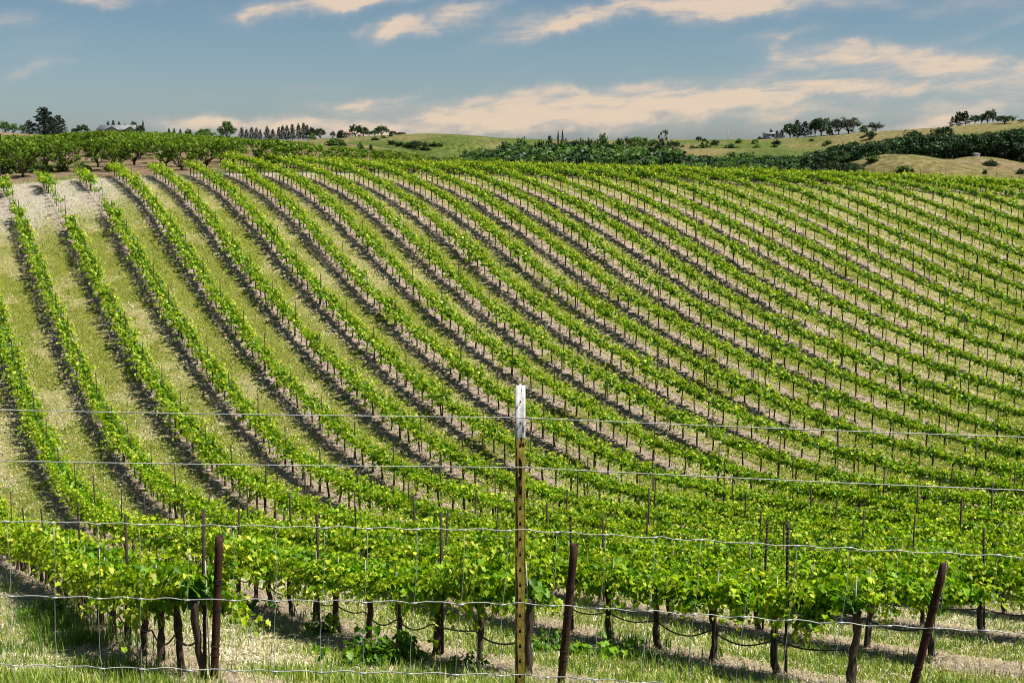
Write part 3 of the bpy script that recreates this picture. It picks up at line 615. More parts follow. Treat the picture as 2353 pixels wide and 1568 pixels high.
mulch = ramp(t, grain, [(.39, (.06, .038, .024)), (.47, (.28, .20, .145)), (.55, (.50, .395, .31)), (.64, (.74, .66, .56))])
straw = ramp(t, grain, [(.40, (.10, .08, .03)), (.49, (.27, .245, .075)), (.58, (.48, .44, .19)), (.68, (.74, .70, .46))])
grn = ramp(t, grain, [(.40, (.028, .036, .004)), (.49, (.125, .145, .012)), (.58, (.30, .31, .05)), (.68, (.56, .52, .20))])
alley = maprange(t, M(t, 'ADD', dist, M(t, 'MULTIPLY', M(t, 'SUBTRACT', n_mid, .5), 1.1)), .40, .85)
vcol = mixc(t, alley, mulch, straw)
gf = maprange(t, M(t, 'ADD', s3.outputs[0], M(t, 'MULTIPLY', M(t, 'SUBTRACT', M(t, 'ADD', M(t, 'MULTIPLY', n_mid, .5), M(t, 'MULTIPLY', n_fin, .5)), .5), 3.2)), .12, .95)
vcol = mixc(t, gf, vcol, grn)
palec = ramp(t, grain, [(.38, (.10, .08, .055)), (.46, (.33, .285, .215)), (.56, (.50, .45, .37)), (.66, (.68, .63, .54))])
vcol = mixc(t, maprange(t, M(t, 'ADD', pal.outputs['Fac'], M(t, 'MULTIPLY', M(t, 'SUBTRACT', n_mid, .5), 2.2)), .15, 1.0), vcol, palec)
h_fin = noise(t, geo.outputs['Position'], .9, 7, .72)
h_big = noise(t, geo.outputs['Position'], .05, 5, .6)
hdry = ramp(t, h_fin, [(.35, (.06, .055, .016)), (.5, (.165, .14, .05)), (.66, (.30, .25, .11))])
hgrn = ramp(t, h_fin, [(.35, (.022, .04, .008)), (.5, (.075, .105, .018)), (.66, (.15, .175, .04))])
hsoil = ramp(t, M(t, 'ADD', M(t, 'MULTIPLY', h_fin, .6), M(t, 'MULTIPLY', n_mid, .4)), [(.36, (.075, .05, .026)), (.5, (.20, .138, .082)), (.64, (.33, .25, .15))])
hcol = mixc(t, maprange(t, M(t, 'ADD', s3.outputs[0], M(t, 'SUBTRACT', h_big, .5)), .2, .8), hdry, hgrn)
hcol = mixc(t, maprange(t, M(t, 'ADD', s3.outputs[2], M(t, 'MULTIPLY', M(t, 'SUBTRACT', h_fin, .5), .8)), .25, .75), hcol, hsoil)
gcol = mixc(t, s3.outputs[1], hcol, vcol)
hgt = M(t, 'ADD', M(t, 'MULTIPLY', grain, 1.0), M(t, 'MULTIPLY', n_mid, .5))
out(t, principled(t, gcol, .95, .12, normal=bump(t, hgt, .9, .10)))
gme = mesh_np('ground', np.stack([gx, gy, gz], 1), [gq], gm, np.stack([mgreen, mvine, msoil], 1), smooth=True)
pa = gme.attributes.new('pale', 'FLOAT', 'POINT')
pa.data.foreach_set('value', mpale.astype(np.float32))
tag(link('ground', gme), kind='structure')
def gh(X, Y):
    """height of the finished ground in the vineyard, with the ridges under the rows"""
    X = np.asarray(X, float); Y = np.asarray(Y, float)
    c = X * NX + Y * NY
    f = np.abs((c - C1) / ROW - np.round((c - C1) / ROW)) * ROW
    return height(X, Y) + 0.05 * (1 - sstep(f, .3, .8)) + .06 * (fnoise(X * .7, Y * .7, 2, 3) - .5)

# ------------------------------------------------------------------ grass and straw on the vineyard floor
def blade_mat(name, stops, trans=.3):
    return leaf_mat(name, stops, trans, .04, .5, 0)
GRASS = blade_mat('grass_blades', [(0, (.05, .13, .008)), (.5, (.17, .27, .02)), (.8, (.34, .39, .05)), (1, (.52, .50, .14))])
STRAW = blade_mat('dry_straw', [(0, (.22, .16, .10)), (.5, (.50, .43, .27)), (1, (.80, .74, .58))], .15)
def blades(X, Y, length, width, lean, tint, r):
    """bent two-segment blades"""
    n = len(X)
    Z = gh(X, Y) - .01
    az = r.uniform(0, 2 * np.pi, n)
    dirh = np.stack([np.cos(az), np.sin(az), np.zeros(n)], 1)
    az2 = az + np.pi / 2 + r.normal(0, .4, n)
    side = np.stack([np.cos(az2), np.sin(az2), np.zeros(n)], 1) * (width / 2)[:, None]
    base = np.stack([X, Y, Z], 1)
    up = np.array([0, 0, 1.0])
    mid = base + dirh * (length * .5 * np.sin(lean * .6))[:, None] + up * (length * .5 * np.cos(lean * .6))[:, None]
    tip = mid + dirh * (length * .5 * np.sin(lean))[:, None] + up * (length * .5 * np.cos(lean))[:, None]
    v = np.stack([base - side, base + side, mid + side * .8, mid - side * .8, tip], 1).reshape(-1, 3)
    b = np.arange(n)[:, None] * 5
    q = b + np.array([[0, 1, 2, 3]]); tr = b + np.array([[3, 2, 4]])
    tt = np.repeat(np.stack([tint, r.uniform(.2, 1, n), np.zeros(n)], 1), 5, 0)
    return v, [q, tr], tt
def sample(n, y0, y1, r):
    Y = y0 * (y1 / y0) ** r.uniform(0, 1, n)
    X = r.uniform(-1, 1, n) * (.405 * Y + .8)
    return X, Y
r = np.random.default_rng(5)
X, Y = sample(420000, 9.0, 112, r)
g, vn, so_, pl = ground_masks(X, Y)
c = X * NX + Y * NY
fr = np.abs((c - C1) / ROW - np.round((c - C1) / ROW)) * ROW
nmid = fnoise(X * 3.0, Y * 3.0, 31, 3)
keep = r.uniform(0, 1, len(X)) < np.clip((g * 1.5 + (nmid - .5) * 1.2) * sstep(fr, .1, .5), 0.01, 1)
X, Y, g, nm, fr = X[keep], Y[keep], g[keep], nmid[keep], fr[keep]
gr = 1 + .9 * sstep(Y, 15, 70)
L = r.uniform(.04, .13, len(X)) * (.8 + .7 * (nm > .55)) * (1 + .4 * (Y < 11.5))
v, f, tt = blades(X, Y, L, r.uniform(.006, .013, len(X)) * gr * (1 + sstep(Y, 14, 60) * 1.6), np.abs(r.normal(.55, .45, len(X))), np.clip(r.beta(2, 2, len(X)) + .2 - .25 * (nm > .58), 0, 1), r)
go = link('grass', mesh_np('grass', v, f, GRASS, tt))
tag(go, 'short yellow-green grass growing between the vine rows', 'grass', kind='stuff')
X, Y = sample(160000, 14.0, 105, r)
c = X * NX + Y * NY; s = X * DX + Y * DY
fr = np.abs((c - C1) / ROW - np.round((c - C1) / ROW)) * ROW
side_ = (c - C1) / ROW - np.round((c - C1) / ROW)
wk = (sstep(fnoise(c * .8 + 40, s * .22, 51, 3), .56, .70) * sstep(fnoise(X * 1.1, Y * 1.1, 52, 2), .45, .6) * (fr < 1.0) * (side_ < .1) > r.uniform(0, 1, len(X)))
X, Y = X[wk], Y[wk]
v, f, tt = blades(X, Y, r.uniform(.10, .30, len(X)), r.uniform(.012, .022, len(X)) * (1 + sstep(Y, 14, 60) * 1.3), np.abs(r.normal(.6, .4, len(X))), np.clip(r.normal(.16, .14, len(X)), 0, 1), r)
tag(link('weeds', mesh_np('weeds', v, f, GRASS, tt)), 'dark green weeds in the shaded strips under the vine rows', 'weeds', kind='stuff')
X, Y = sample(300000, 9.0, 112, r)
g, vn, so_, pl = ground_masks(X, Y)
keep = (r.uniform(0, 1, len(X)) < (.9 - .6 * g) * (.35 + .65 * sstep(Y, 11, 16))) & ((X * DX + Y * DY < 116) | (X > -8))
X, Y, pl = X[keep], Y[keep], pl[keep]
c = X * NX + Y * NY
fr = np.abs((c - C1) / ROW - np.round((c - C1) / ROW)) * ROW
al = sstep(fr, .5, .9)
v, f, tt = blades(X, Y, r.uniform(.05, .17, len(X)) * (.75 + .4 * sstep(Y, 14, 30)), r.uniform(.006, .014, len(X)) * (1 + sstep(Y, 14, 60) * 2.2), r.uniform(1.6, 1.95, len(X)), np.clip(r.beta(2, 2, len(X)) * (.45 + .65 * al) + .2 * pl, 0, 1), r)
v[:, 2] += .015
far_v, far_f, far_t = v, f, tt
n2 = 330000
Y = np.sqrt(r.uniform(34 ** 2, 112 ** 2, n2)); X = r.uniform(-1, 1, n2) * (.405 * Y + .8)
g, vn, so_, pl = ground_masks(X, Y)
c = X * NX + Y * NY; s = X * DX + Y * DY
fr = np.abs((c - C1) / ROW - np.round((c - C1) / ROW)) * ROW
cl = fnoise(X * 2.2, Y * 2.2, 81, 3)
kp = (s < 116) & (r.uniform(0, 1, n2) < sstep(cl, .38, .62))
X, Y, g, fr, pl = X[kp], Y[kp], g[kp], fr[kp], pl[kp]
isg = (r.uniform(0, 1, len(X)) < g * 1.1) & (fr > .35)
v2, f2, t2 = blades(X[isg], Y[isg], r.uniform(.07, .20, isg.sum()), r.uniform(.02, .04, isg.sum()), np.abs(r.normal(.7, .4, isg.sum())), np.clip(r.beta(2, 2, isg.sum()), 0, 1), r)
tag(link('far_grass', mesh_np('far_grass', v2, f2, GRASS, t2)), 'green and yellowing grass tufts between the farther vine rows', 'grass', kind='stuff')
ns = ~isg
al = sstep(fr[ns], .5, .9)
v2, f2, t2 = blades(X[ns], Y[ns], r.uniform(.08, .24, ns.sum()), r.uniform(.02, .045, ns.sum()), r.uniform(1.3, 1.9, ns.sum()), np.clip(r.beta(1.6, 1.6, ns.sum()) * (.4 + .6 * al) + .15 * pl[ns], 0, 1), r)
nv_ = len(far_v)
v, f, tt = np.concatenate([far_v, v2]), far_f + [q + nv_ for q in f2], np.concatenate([far_t, t2])
tag(link('straw_litter', mesh_np('straw_litter', v, f, STRAW, tt)), 'dry pale straw and mulch strewn under and between the rows', 'straw', kind='stuff')

# ------------------------------------------------------------------ grapevines
HALF = [(0, 0), (.24, -.10), (.46, .06), (.36, .28), (.54, .46), (.34, .56), (.24, .80), (0, 1.0)]
LEAF0 = np.array([(0, .42)] + HALF + [(-x, y) for x, y in HALF[-2:0:-1]])
L0T = np.array([(0, i, i + 1 if i < 14 else 1) for i in range(1, 15)])
LEAF1 = np.array([(0, 0), (.48, .25), (.36, .72), (0, 1.0), (-.36, .72), (-.48, .25)])
L1Q = np.array([(0, 1, 2, 3), (0, 3, 4, 5)])
LEAF2 = np.array([(-.42, .1), (.42, .1), (.34, .9), (-.34, .9)])
L2Q = np.array([(0, 1, 2, 3)])
def put_leaves(P, nrm, updir, size, tint, lod, r):
    """P (n,3) stalk points, nrm (n,3) face normals, updir (n,3) direction of the leaf's tip"""
    n = len(P)
    nrm = nrm / (np.linalg.norm(nrm, axis=1)[:, None] + 1e-9)
    y = updir - nrm * (updir * nrm).sum(1)[:, None]
    y /= np.linalg.norm(y, axis=1)[:, None] + 1e-9
    x = np.cross(y, nrm)
    T = (LEAF0, LEAF1, LEAF2)[lod]
    lx, ly = T[:, 0], T[:, 1]
    fold = r.uniform(.1, .5, n)[:, None] * np.abs(lx)[None, :] - r.uniform(0, .5, n)[:, None] * (ly[None, :] ** 2) * .6
    if lod == 0:
        fold = fold + r.normal(0, .045, (n, len(lx)))
    v = P[:, None, :] + size[:, None, None] * (x[:, None, :] * lx[None, :, None] + y[:, None, :] * ly[None, :, None] + nrm[:, None, :] * fold[..., None])
    b = np.arange(n)[:, None, None] * len(T)
    f = (b + (L0T, L1Q, L2Q)[lod][None]).reshape(-1, 3 if lod == 0 else 4)
    tt = np.repeat(np.stack([tint, r.uniform(0, 1, n), np.zeros(n)], 1), len(T), 0)
    return v.reshape(-1, 3), f, tt
def shoots(n_sh, per, lod, size, r, vigor=1.0, half=.66):
    """leaves set along the spring shoots that rise from the cordon (row runs along local x)"""
    Ps, Ns, Us, Ts, Ss = [], [], [], [], []
    for i in range(n_sh):
        x0 = -half + (i + r.uniform(0, 1)) / n_sh * 2 * half
        side = r.choice([-1, 1])
        p = np.array([x0, side * r.uniform(0, .05), .79 + r.uniform(-.02, .06)])
        d = np.array([r.normal(0, .30), side * r.uniform(.02, .75), 1.0])
        if r.uniform() < .30: d = np.array([r.normal(0, .5), side * r.uniform(.7, 1.3), r.uniform(-.12, .6)])
        d /= np.linalg.norm(d)
        Ln = r.uniform(.34, .66) * vigor * (1.18 if r.uniform() < .12 else 1)
        st = Ln / per
        for j in range(per):
            f = (j + .5) / per
            d = d + np.array([r.normal(0, .09), side * .035, -.045 - .06 * f]); d /= np.linalg.norm(d)
            p = p + d * st
            a = r.uniform(0, 2 * np.pi)
            o = np.array([math.cos(a) * .8, math.sin(a), r.uniform(-.5, .25)])
            stalk = p + o * r.uniform(.02, .09)
            Ps.append(stalk)
            Ns.append(np.array([o[0] * .6 + r.normal(0, .35), o[1] * .8 + r.normal(0, .35), .75 + r.normal(0, .3)]))
            Us.append(o + np.array([0, 0, -.35]))
            Ts.append(np.clip(.17 + .62 * f ** 1.2 + r.normal(0, .17) + (.15 if p[2] > 1.15 else 0), 0, 1))
            Ss.append(size * r.uniform(.7, 1.25) * (1 - .52 * f ** 2.2))
    return put_leaves(np.array(Ps), np.array(Ns), np.array(Us), np.array(Ss), np.array(Ts), lod, r)
def trunk_mb(r, detail=True, thick=1.0, slope=0.0, arms=(-1, 1)):
    m = MB()
    n = 12 if detail else 5
    tan_ = slope
    z = np.linspace(-.12, .78, n)
    lx, ly = r.normal(0, .035), r.normal(0, .03)
    w = np.cumsum(r.normal(0, .008 if detail else .012, (n, 2)), axis=0)
    pts = np.stack([lx * np.sin(z * 3) + w[:, 0], ly * np.sin(z * 2.4) + w[:, 1], z], 1)
    rad = .88 * (.040 + .016 * np.exp(-np.maximum(z, 0) / .09) + .014 * np.exp(-((z - .78) / .10) ** 2)) * thick
    if detail: rad = rad * (1 + r.normal(0, .09, n))
    m.tube(pts, rad, 9 if detail else 5, True, 0, .10 if detail else 0, r)
    top = pts[-1]
    for sgn in arms:
        k = 7 if detail else 3
        tt = np.linspace(0, 1, k)
        arm = np.stack([top[0] + sgn * (tt * (.62 - sgn * top[0])), top[1] * (1 - tt) + r.normal(0, .006, k), top[2] - .03 + sgn * tt * .62 * tan_ + .045 * np.sin(tt * 2.2) + r.normal(0, .006, k)], 1)
        m.tube(arm, (.026 - .010 * tt) * thick, 7 if detail else 4, True, 0, .12 if detail else 0, r)
    return m
NV0, NV1 = 8, 7
lod_foliage, lod_trunk = {0: [], 1: []}, {0: [], 1: []}
for i in range(NV0):
    rr = np.random.default_rng(100 + i)
    v, f, tt = shoots(46, 23, 0, .092, rr)
    lod_foliage[0].append(mesh_np('vine_foliage', v, [f], VINE_LEAF, tt))
for i in range(NV1):
    rr = np.random.default_rng(200 + i)
    v, f, tt = shoots(36, 17, 1, .115, rr, 1.06)
    lod_foliage[1].append(mesh_np('vine_foliage_mid', v, [f], VINE_LEAF, tt))
end_foliage, end_trunk = [], []
for i in range(3):                       # the first vine of a row carries its leaves on one arm only
    v, f, tt = shoots(26, 23, 0, .092, np.random.default_rng(150 + i), 1.0, .34)
    v[:, 0] += (.36, .30, .36)[i]
    end_trunk.append(trunk_mb(np.random.default_rng(170 + i), True, 1.05, -.30, (1,)).mesh('vine_trunk', VINE_BARK, True))
    end_foliage.append(mesh_np('vine_foliage_end', v, [f], VINE_LEAF, tt))
SLOPES = (-.36, -.24, -.12, 0.0, .12, .24, .36)
for lv in (0, 1):
    lod_trunk[lv] = [[trunk_mb(np.random.default_rng(600 + 40 * lv + 5 * b_ + i), lv == 0, 1.0, sl_).mesh('vine_trunk', VINE_BARK, True) for i in range(5)] for b_, sl_ in enumerate(SLOPES)]
mb = MB(); mb.tube([(.045, -.04, -.1), (.045, -.04, 1.12)], .0065, 6)
rod_mesh = mb.mesh('training_rod', STAKE_GREY)

S_END = {1: 111.3, 2: 111.3, 3: 111.3, 4: 111.3, 5: 112.2, 6: 115.0, 7: 114.0, 8: 113.6, 9: 113.4}
S_FIRST = {1: 11.54, 2: 11.01, 3: 9.82, 4: 11.85}
NROW = 35
def in_view(x, y, z, pad=.03):
    depth = y * CP - z * SP
    if depth < 1: return False
    u = x / depth
    v = (y * SP + z * CP) / depth
    return abs(u) < .392 + pad and -.2614 - pad < v < .2614
spots = []          # every vine the photo can see: row, number in the row, s, position
for k in range(1, NROW + 1):
    s0 = S_FIRST.get(k, 0.70 + VINE * 8)
    i = 0
    while True:
        s = s0 + VINE * i
        x, y = rowpt(k, s)
        if s > S_END.get(k, 1e9) or y > 127.5: break
        z = float(gh(x, y))
        if in_view(x, y, z + .6, .04): spots.append((k, i, s, x, y, z))
        i += 1
    # the last rows end on the crest
def young(k, s):
    return (k == 3 and 99.5 < s < 107.5) or (k == 4 and 95.5 < s < 106.5) or (k == 5 and 97.5 < s < 106.0) or (k == 17 and 63.2 < s < 64.4)
spots.sort(key=lambda q: q[4])
grown = [q for q in spots if not young(q[0], q[2])]
near_v, far_v = grown[:300], grown[300:]
ORD = ['first', 'second', 'third', 'fourth', 'fifth', 'sixth', 'seventh', 'eighth', 'ninth', 'tenth', 'eleventh', 'twelfth', 'thirteenth', 'fourteenth', 'fifteenth', 'sixteenth', 'seventeenth', 'eighteenth', 'nineteenth', 'twentieth']
TENS = ['', '', 'twenty', 'thirty', 'forty', 'fifty', 'sixty', 'seventy', 'eighty', 'ninety']
def ordinal(n):
    if n <= 20: return ORD[n - 1]
    if n % 10 == 0: return TENS[n // 10][:-1] + 'ieth'
    return (TENS[n // 10] if n < 100 else 'hundred-and-' + str(n % 100)) + '-' + ORD[n % 10 - 1]
ROWNAME = {1: 'row of the left rusty end post', 2: 'row of the middle rusty end post', 3: 'row of the leaning right end post'}
ROW_ANGLE = math.atan2(DY, DX)
def slope_pitch(k, s):
    x0, y0 = rowpt(k, s - .6); x1, y1 = rowpt(k, s + .6)
    return math.atan2(float(gh(x1, y1)) - float(gh(x0, y0)), 1.2)
cnt_row = {}
for (k, i, s, x, y, z) in near_v:
    n = cnt_row[k] = cnt_row.get(k, 0) + 1
    if k in ROWNAME:
        lab = 'leafy grapevine, %s from the end post, %s' % (ordinal(n), ROWNAME[k])
    else:
        lab = 'leafy grapevine, %s from the right edge, %s row behind the leaning end post' % (ordinal(n), ORD[k - 4])
    o = empty('grapevine', (x, y, z), lab, 'grapevine', 'mature grapevines along the trellis rows', 0)
    lod = 0 if y < 25 else 1
    vi = random.randrange(NV0 if lod == 0 else NV1)
    flip = random.choice([0, math.pi])
    pit = slope_pitch(k, s)
    tr = link('trunk', random.choice(lod_trunk[lod][int(np.argmin([abs(math.tan(pit) - q) for q in SLOPES]))]), o)
    if k <= 3 and i == 0: tr.data = end_trunk[k - 1]
    tr.rotation_euler = (0, 0, ROW_ANGLE)
    sc = random.uniform(.9, 1.12)
    tr.scale = (1, random.uniform(.9, 1.25), 1)
    if k <= 3 and i == 0: flip = 0
    fo = link('foliage', end_foliage[k - 1] if (k <= 3 and i == 0) else lod_foliage[lod][vi], o)
    fo.rotation_euler = (0, (-pit if flip == 0 else pit), ROW_ANGLE + flip)
    sc *= .84 + .32 * float(vnoise(np.array([s * .4]), np.array([k * 5.1]), 72)[0])
    fo.scale = (1.0, random.uniform(.88, 1.18), 1.0)
    fo.scale[2] = sc
    piv = Vector((0, 0, .78))
    fo.location = piv - fo.rotation_euler.to_matrix() @ (piv * sc)
    if y < 25:
        ro = link('training_rod', rod_mesh, o)
        ro.rotation_euler = (random.gauss(0, .02), random.gauss(0, .02), ROW_ANGLE + flip)
# the rest of the vines: far too many to count, one mass
def far_mass(name, vs, kind):
    Vs, Fq, Ft, Ts, MI = [], [], [], [], []
    nv = 0
    r = np.random.default_rng(77)
    protos, ptr = [], []
    for i in range(9):
        rr = np.random.default_rng(300 + i)
        if kind == 'grown':
            protos.append([shoots(30, 13, 2, .135, rr, 1.1), shoots(24, 10, 2, .165, rr, 1.12)])
        else:
            protos.append([shoots(3, 5, 2, .15, rr, .8, .16), shoots(2, 5, 2, .16, rr, .9, .1)])
        ptr.append(trunk_mb(rr, False, 1.0 if kind == 'grown' else .3))
    for (k, i, s, x, y, z) in vs:
        a = ROW_ANGLE + (math.pi if r.uniform() < .5 else 0)
        ca, sa = math.cos(a), math.sin(a)
        pit = math.tan(slope_pitch(k, s)) * (1 if a == ROW_ANGLE else -1)
        pv, pf, pt = protos[r.integers(9)][0 if y < 62 else 1]
        vg = .72 + .6 * float(fnoise(np.array([s * .35]), np.array([k * 7.3]), 71, 3)[0])
        if r.uniform() < .015: vg *= .55
        sz = vg * r.uniform(.84, 1.2); sy = (.3 + .7 * vg) * r.uniform(.9, 1.2)
        def place(w, shear):
            zz = .76 + (w[:, 2] - .76) * (sz if shear else 1) + (w[:, 0] * pit if shear else 0)
            return np.stack([x + w[:, 0] * ca - w[:, 1] * sy * sa, y + w[:, 0] * sa + w[:, 1] * sy * ca, z + zz], 1)
        Vs.append(place(pv, True)); Fq.append(pf + nv); Ts.append(pt); MI.append(np.zeros(len(pf)))
        nv += len(pv)
        tm = ptr[r.integers(9)]
        tv = np.concatenate(tm.v)
        Vs.append(place(tv, False)); Ts.append(np.zeros((len(tv), 3)))
        q = np.concatenate(tm.q) + nv; Fq.append(q); MI.append(np.ones(len(q)))
        nv += len(tv)
    return mesh_np(name, np.concatenate(Vs), [np.concatenate(Fq)], [VINE_LEAF, VINE_BARK], np.concatenate(Ts), False, np.concatenate(MI))
fm = link('grapevines_beyond', far_mass('grapevines_beyond', far_v, 'grown'))
tag(fm, 'grapevines in the farther rows climbing the hillside, dark trunks under bright leaves', 'grapevines', 'mature grapevines along the trellis rows', 'stuff')
yv = [q for q in spots if young(q[0], q[2])]
for n, (k, i, s, x, y, z) in enumerate(yv):
    where = {3: 'leftmost row at the pale patch', 4: 'second row from the left', 5: 'third row from the left', 17: 'gap of a middle row'}[k]
    o = empty('young_grapevine', (x, y, z), 'thin young grapevine, few leaves, in the %s' % where, 'young vine', 'young replanted vines in the %s' % where)
    rr = np.random.default_rng(900 + n)
    v, f, tt = shoots(4, 6, 2, .15, rr, .8, .18)
    fo = link('foliage', mesh_np('young_foliage', v, [f], VINE_LEAF, tt), o)
    fo.rotation_euler[2] = ROW_ANGLE
    fo.location.z = rr.uniform(-.25, .1)
    m = MB(); m.tube([(0, 0, -.1), (.01, .0, .5), (0, .01, .9)], [.011, .009, .006], 5)
    m.build('trunk', VINE_BARK, o)
print('vines', len(near_v), len(far_v), len(yv))

# ------------------------------------------------------------------ stakes, end posts, hoses and wires of the trellis
def stake_mesh(h):
    m = MB()
    w, t_, d = .0155, .004, .03
    m.box((-w, -t_, -.25), (w, 0, h))
    m.box((-.004, -d, -.25), (.004, -t_ - .0005, h - .002))
    z = .15
    while z < h - .05:                       # studs up the face
        m.box((-.007, .0004, z), (.007, .006, z + .022)); z += .055
    return m.mesh('line_stake', DARK_STEEL)
def stake_simple(h):
    m = MB(); m.box((-.021, -.013, -.2), (.021, .013, h))
    return m.mesh('line_stake_far', DARK_STEEL)
st_hi = [stake_mesh(h) for h in (1.55, 1.64, 1.72)]
st_lo = [stake_simple(h) for h in (1.66, 1.78, 1.9, 2.0)]
stk = []
for (k, i, s, x, y, z) in spots:
    ph = {1: 0, 2: 2, 3: 1}.get(k, 3)
    if i % 4 == ph and not (k == 1 and i == 0 and False):
        stk.append((k, i, s, x, y, z))
# the three end posts of the pale slope rows
for k in (3, 4, 5):
    for ds in (.7, 1.5):
        x, y = rowpt(k, S_END[k] + ds); stk.append((k, 999, S_END[k] + ds, x, y, float(gh(x, y))))
stk.sort(key=lambda q: q[4])
cnt_row = {}
rs = random.Random(3)
for q in stk[:300]:
    k, i, s, x, y, z = q
    n = cnt_row[k] = cnt_row.get(k, 0) + 1
    x += NX * .05; y += NY * .05
    if k == 1 and i == 0: x += DX * .28; y += DY * .28
    me = rs.choice(st_hi if y < 30 else st_lo)
    o = link('line_stake', me)
    o.location = (x + rs.gauss(0, .03), y + rs.gauss(0, .06), z)
    o.rotation_euler = (rs.gauss(0, .022), rs.gauss(0, .025), ROW_ANGLE + rs.choice([0, math.pi / 2]))
    if k <= 3: lab = 'dark steel line stake, %s from the end post, %s' % (ordinal(n), ROWNAME[k])
    else: lab = 'dark line stake, %s from the right, %s row behind the leaning end post' % (ordinal(n), ordinal(k - 3))
    tag(o, lab, 'stake', 'steel line stakes standing in the vine rows')
rest = stk[300:]
if rest:
    m = MB()
    for k, i, s, x, y, z in rest:
        h = rs.choice((1.66, 1.78, 1.9)); a, b = rs.gauss(0, .02), rs.gauss(0, .02)
        m.tube([(x, y, z - .2), (x + a * h, y + b * h, z + h)], .02, 5)
    o = m.build('line_stakes_beyond', DARK_STEEL)
    tag(o, 'dark steel stakes sticking out of the farther vine rows', 'stakes', 'steel line stakes standing in the vine rows', 'stuff')
print('stakes', len(stk), 'spots', len(spots))

def end_post(base, top, label):
    base = Vector(base); top = Vector(top)
    o = empty('end_post', base, label, 'end post', 'rusty pipe end posts of the trellis rows')
    d = top - base
    L = d.length
    o.rotation_euler = d.to_track_quat('Z', 'Y').to_euler()
    m = MB()
    R, seg = .0365, 20
    ang = np.arange(seg) * 2 * np.pi / seg
    zs = np.linspace(-.5, L, 14)
    ring = lambda rad, z: np.stack([rad * np.cos(ang), rad * np.sin(ang), np.full(seg, z)], 1)
    prof = [(R * (1 + rs.gauss(0, .006)), z) for z in zs] + [(R - .006, L), (R - .0065, L - .25)]
    v = np.concatenate([ring(a, b) for a, b in prof])
    i = np.arange(len(prof) - 1)[:, None] * seg; j = np.arange(seg)[None]; j2 = (j + 1) % seg
    m.put(v, np.stack([i + j, i + j2, i + seg + j2, i + seg + j], -1).reshape(-1, 4), None)
    b = m.build('pipe', RUSTY_PIPE, o, True)
    for z in (.28, .36, .70, .93, .95):
        w = MB()
        for q in range(2):
            aa = np.linspace(0, 2 * np.pi, 25)
            tl = rs.gauss(0, .15)
            w.tube(np.stack([(R + .004) * np.cos(aa), (R + .004) * np.sin(aa), z * L / 1.35 + q * .009 + .02 * tl * np.cos(aa)], 1), .0028, 5, False)
        w.build('wire_wrap', DARK_STEEL, o)
    return o
for k, (bx, by), (tx, ty, tz), lab in (
    (1, (-2.74, 11.4), (-2.60, 11.4, None), 'rusty steel pipe end post standing upright, leftmost of the three'),
    (2, (.445, 11.4), (.60, 11.38, None), 'rusty steel pipe end post with open top, slightly leaning, between the other two'),
    (3, (3.66, 11.4), (3.96, 11.36, None), 'rusty steel pipe end post leaning most, rightmost of the three')):
    yD = {1: 1230, 2: 1249, 3: 1294}[k]
    xD = {1: 504, 2: 1320, 3: 2169}[k]
    p = at(xD, yD, ty)
    end_post((bx, by, float(gh(bx, by)) - .05), (float(p[0]), ty, float(p[2])), lab)

def rowline(k, s0, s1, hfun, rad, name, mat, seg, step, label, cat, group, wob=0.0):
    ss = np.arange(s0, s1, step)
    c = C1 + ROW * (k - 1)
    X = c * NX + ss * DX; Y = c * NY + ss * DY
    keep = [in_view(x, y, z, .1) for x, y, z in zip(X, Y, height(X, Y))]
    idx = np.nonzero(keep)[0]
    if len(idx) < 4: return
    ss = ss[idx[0]:idx[-1] + 1]; X = X[idx[0]:idx[-1] + 1]; Y = Y[idx[0]:idx[-1] + 1]
    Z = gh(X, Y) + hfun(ss)
    m = MB()
    off = -.055 + wob * (fnoise(ss * .8, ss * 0 + k, 40 + k, 2) - .5)
    P = np.stack([X + NX * off, Y + NY * off, Z], 1)
    m.tube(P - P[0], rad, seg, True)
    o = m.build(name, mat)
    o.location = P[0]
    tag(o, label, cat, group)
for k in range(1, 27):
    nm_ = {1: 'nearest row of vines', 2: 'row ending at the middle rusty post', 3: 'row ending at the leaning right post'}.get(k, '%s row behind the leaning end post' % ordinal(max(1, k - 3)))
    s0 = S_FIRST.get(k, 0.70 + VINE * 8)
    def hh(ss, k=k, s0=s0):
        ph = ((ss - s0) / VINE) % 1.0
        i_ = np.floor((ss - s0) / VINE)
        amp = .03 + .11 * vnoise(i_, i_ * 0 + k, 60)
        return .40 + .04 * (vnoise(i_ * .3, i_ * 0 + k, 61) - .5) - amp * 4 * ph * (1 - ph)
    rowline(k, s0, min(S_END.get(k, 116), 116), hh, .0095 if k < 4 else .011, 'drip_hose', HOSE, 6 if k < 4 else 4, .12 if k < 4 else .3,
            'black drip hose sagging along the %s' % nm_, 'drip hose', 'drip hoses along the vine rows', .05)
    if k <= 5:
        rowline(k, s0 - .3, min(S_END.get(k, 116), 116), lambda ss: 1.42 + 0 * ss, .0022, 'catch_wire', RAIL_WIRE, 4, 1.21,
                'thin steel wire above the leaves, %s' % nm_, 'wire', 'trellis wires above the rows')

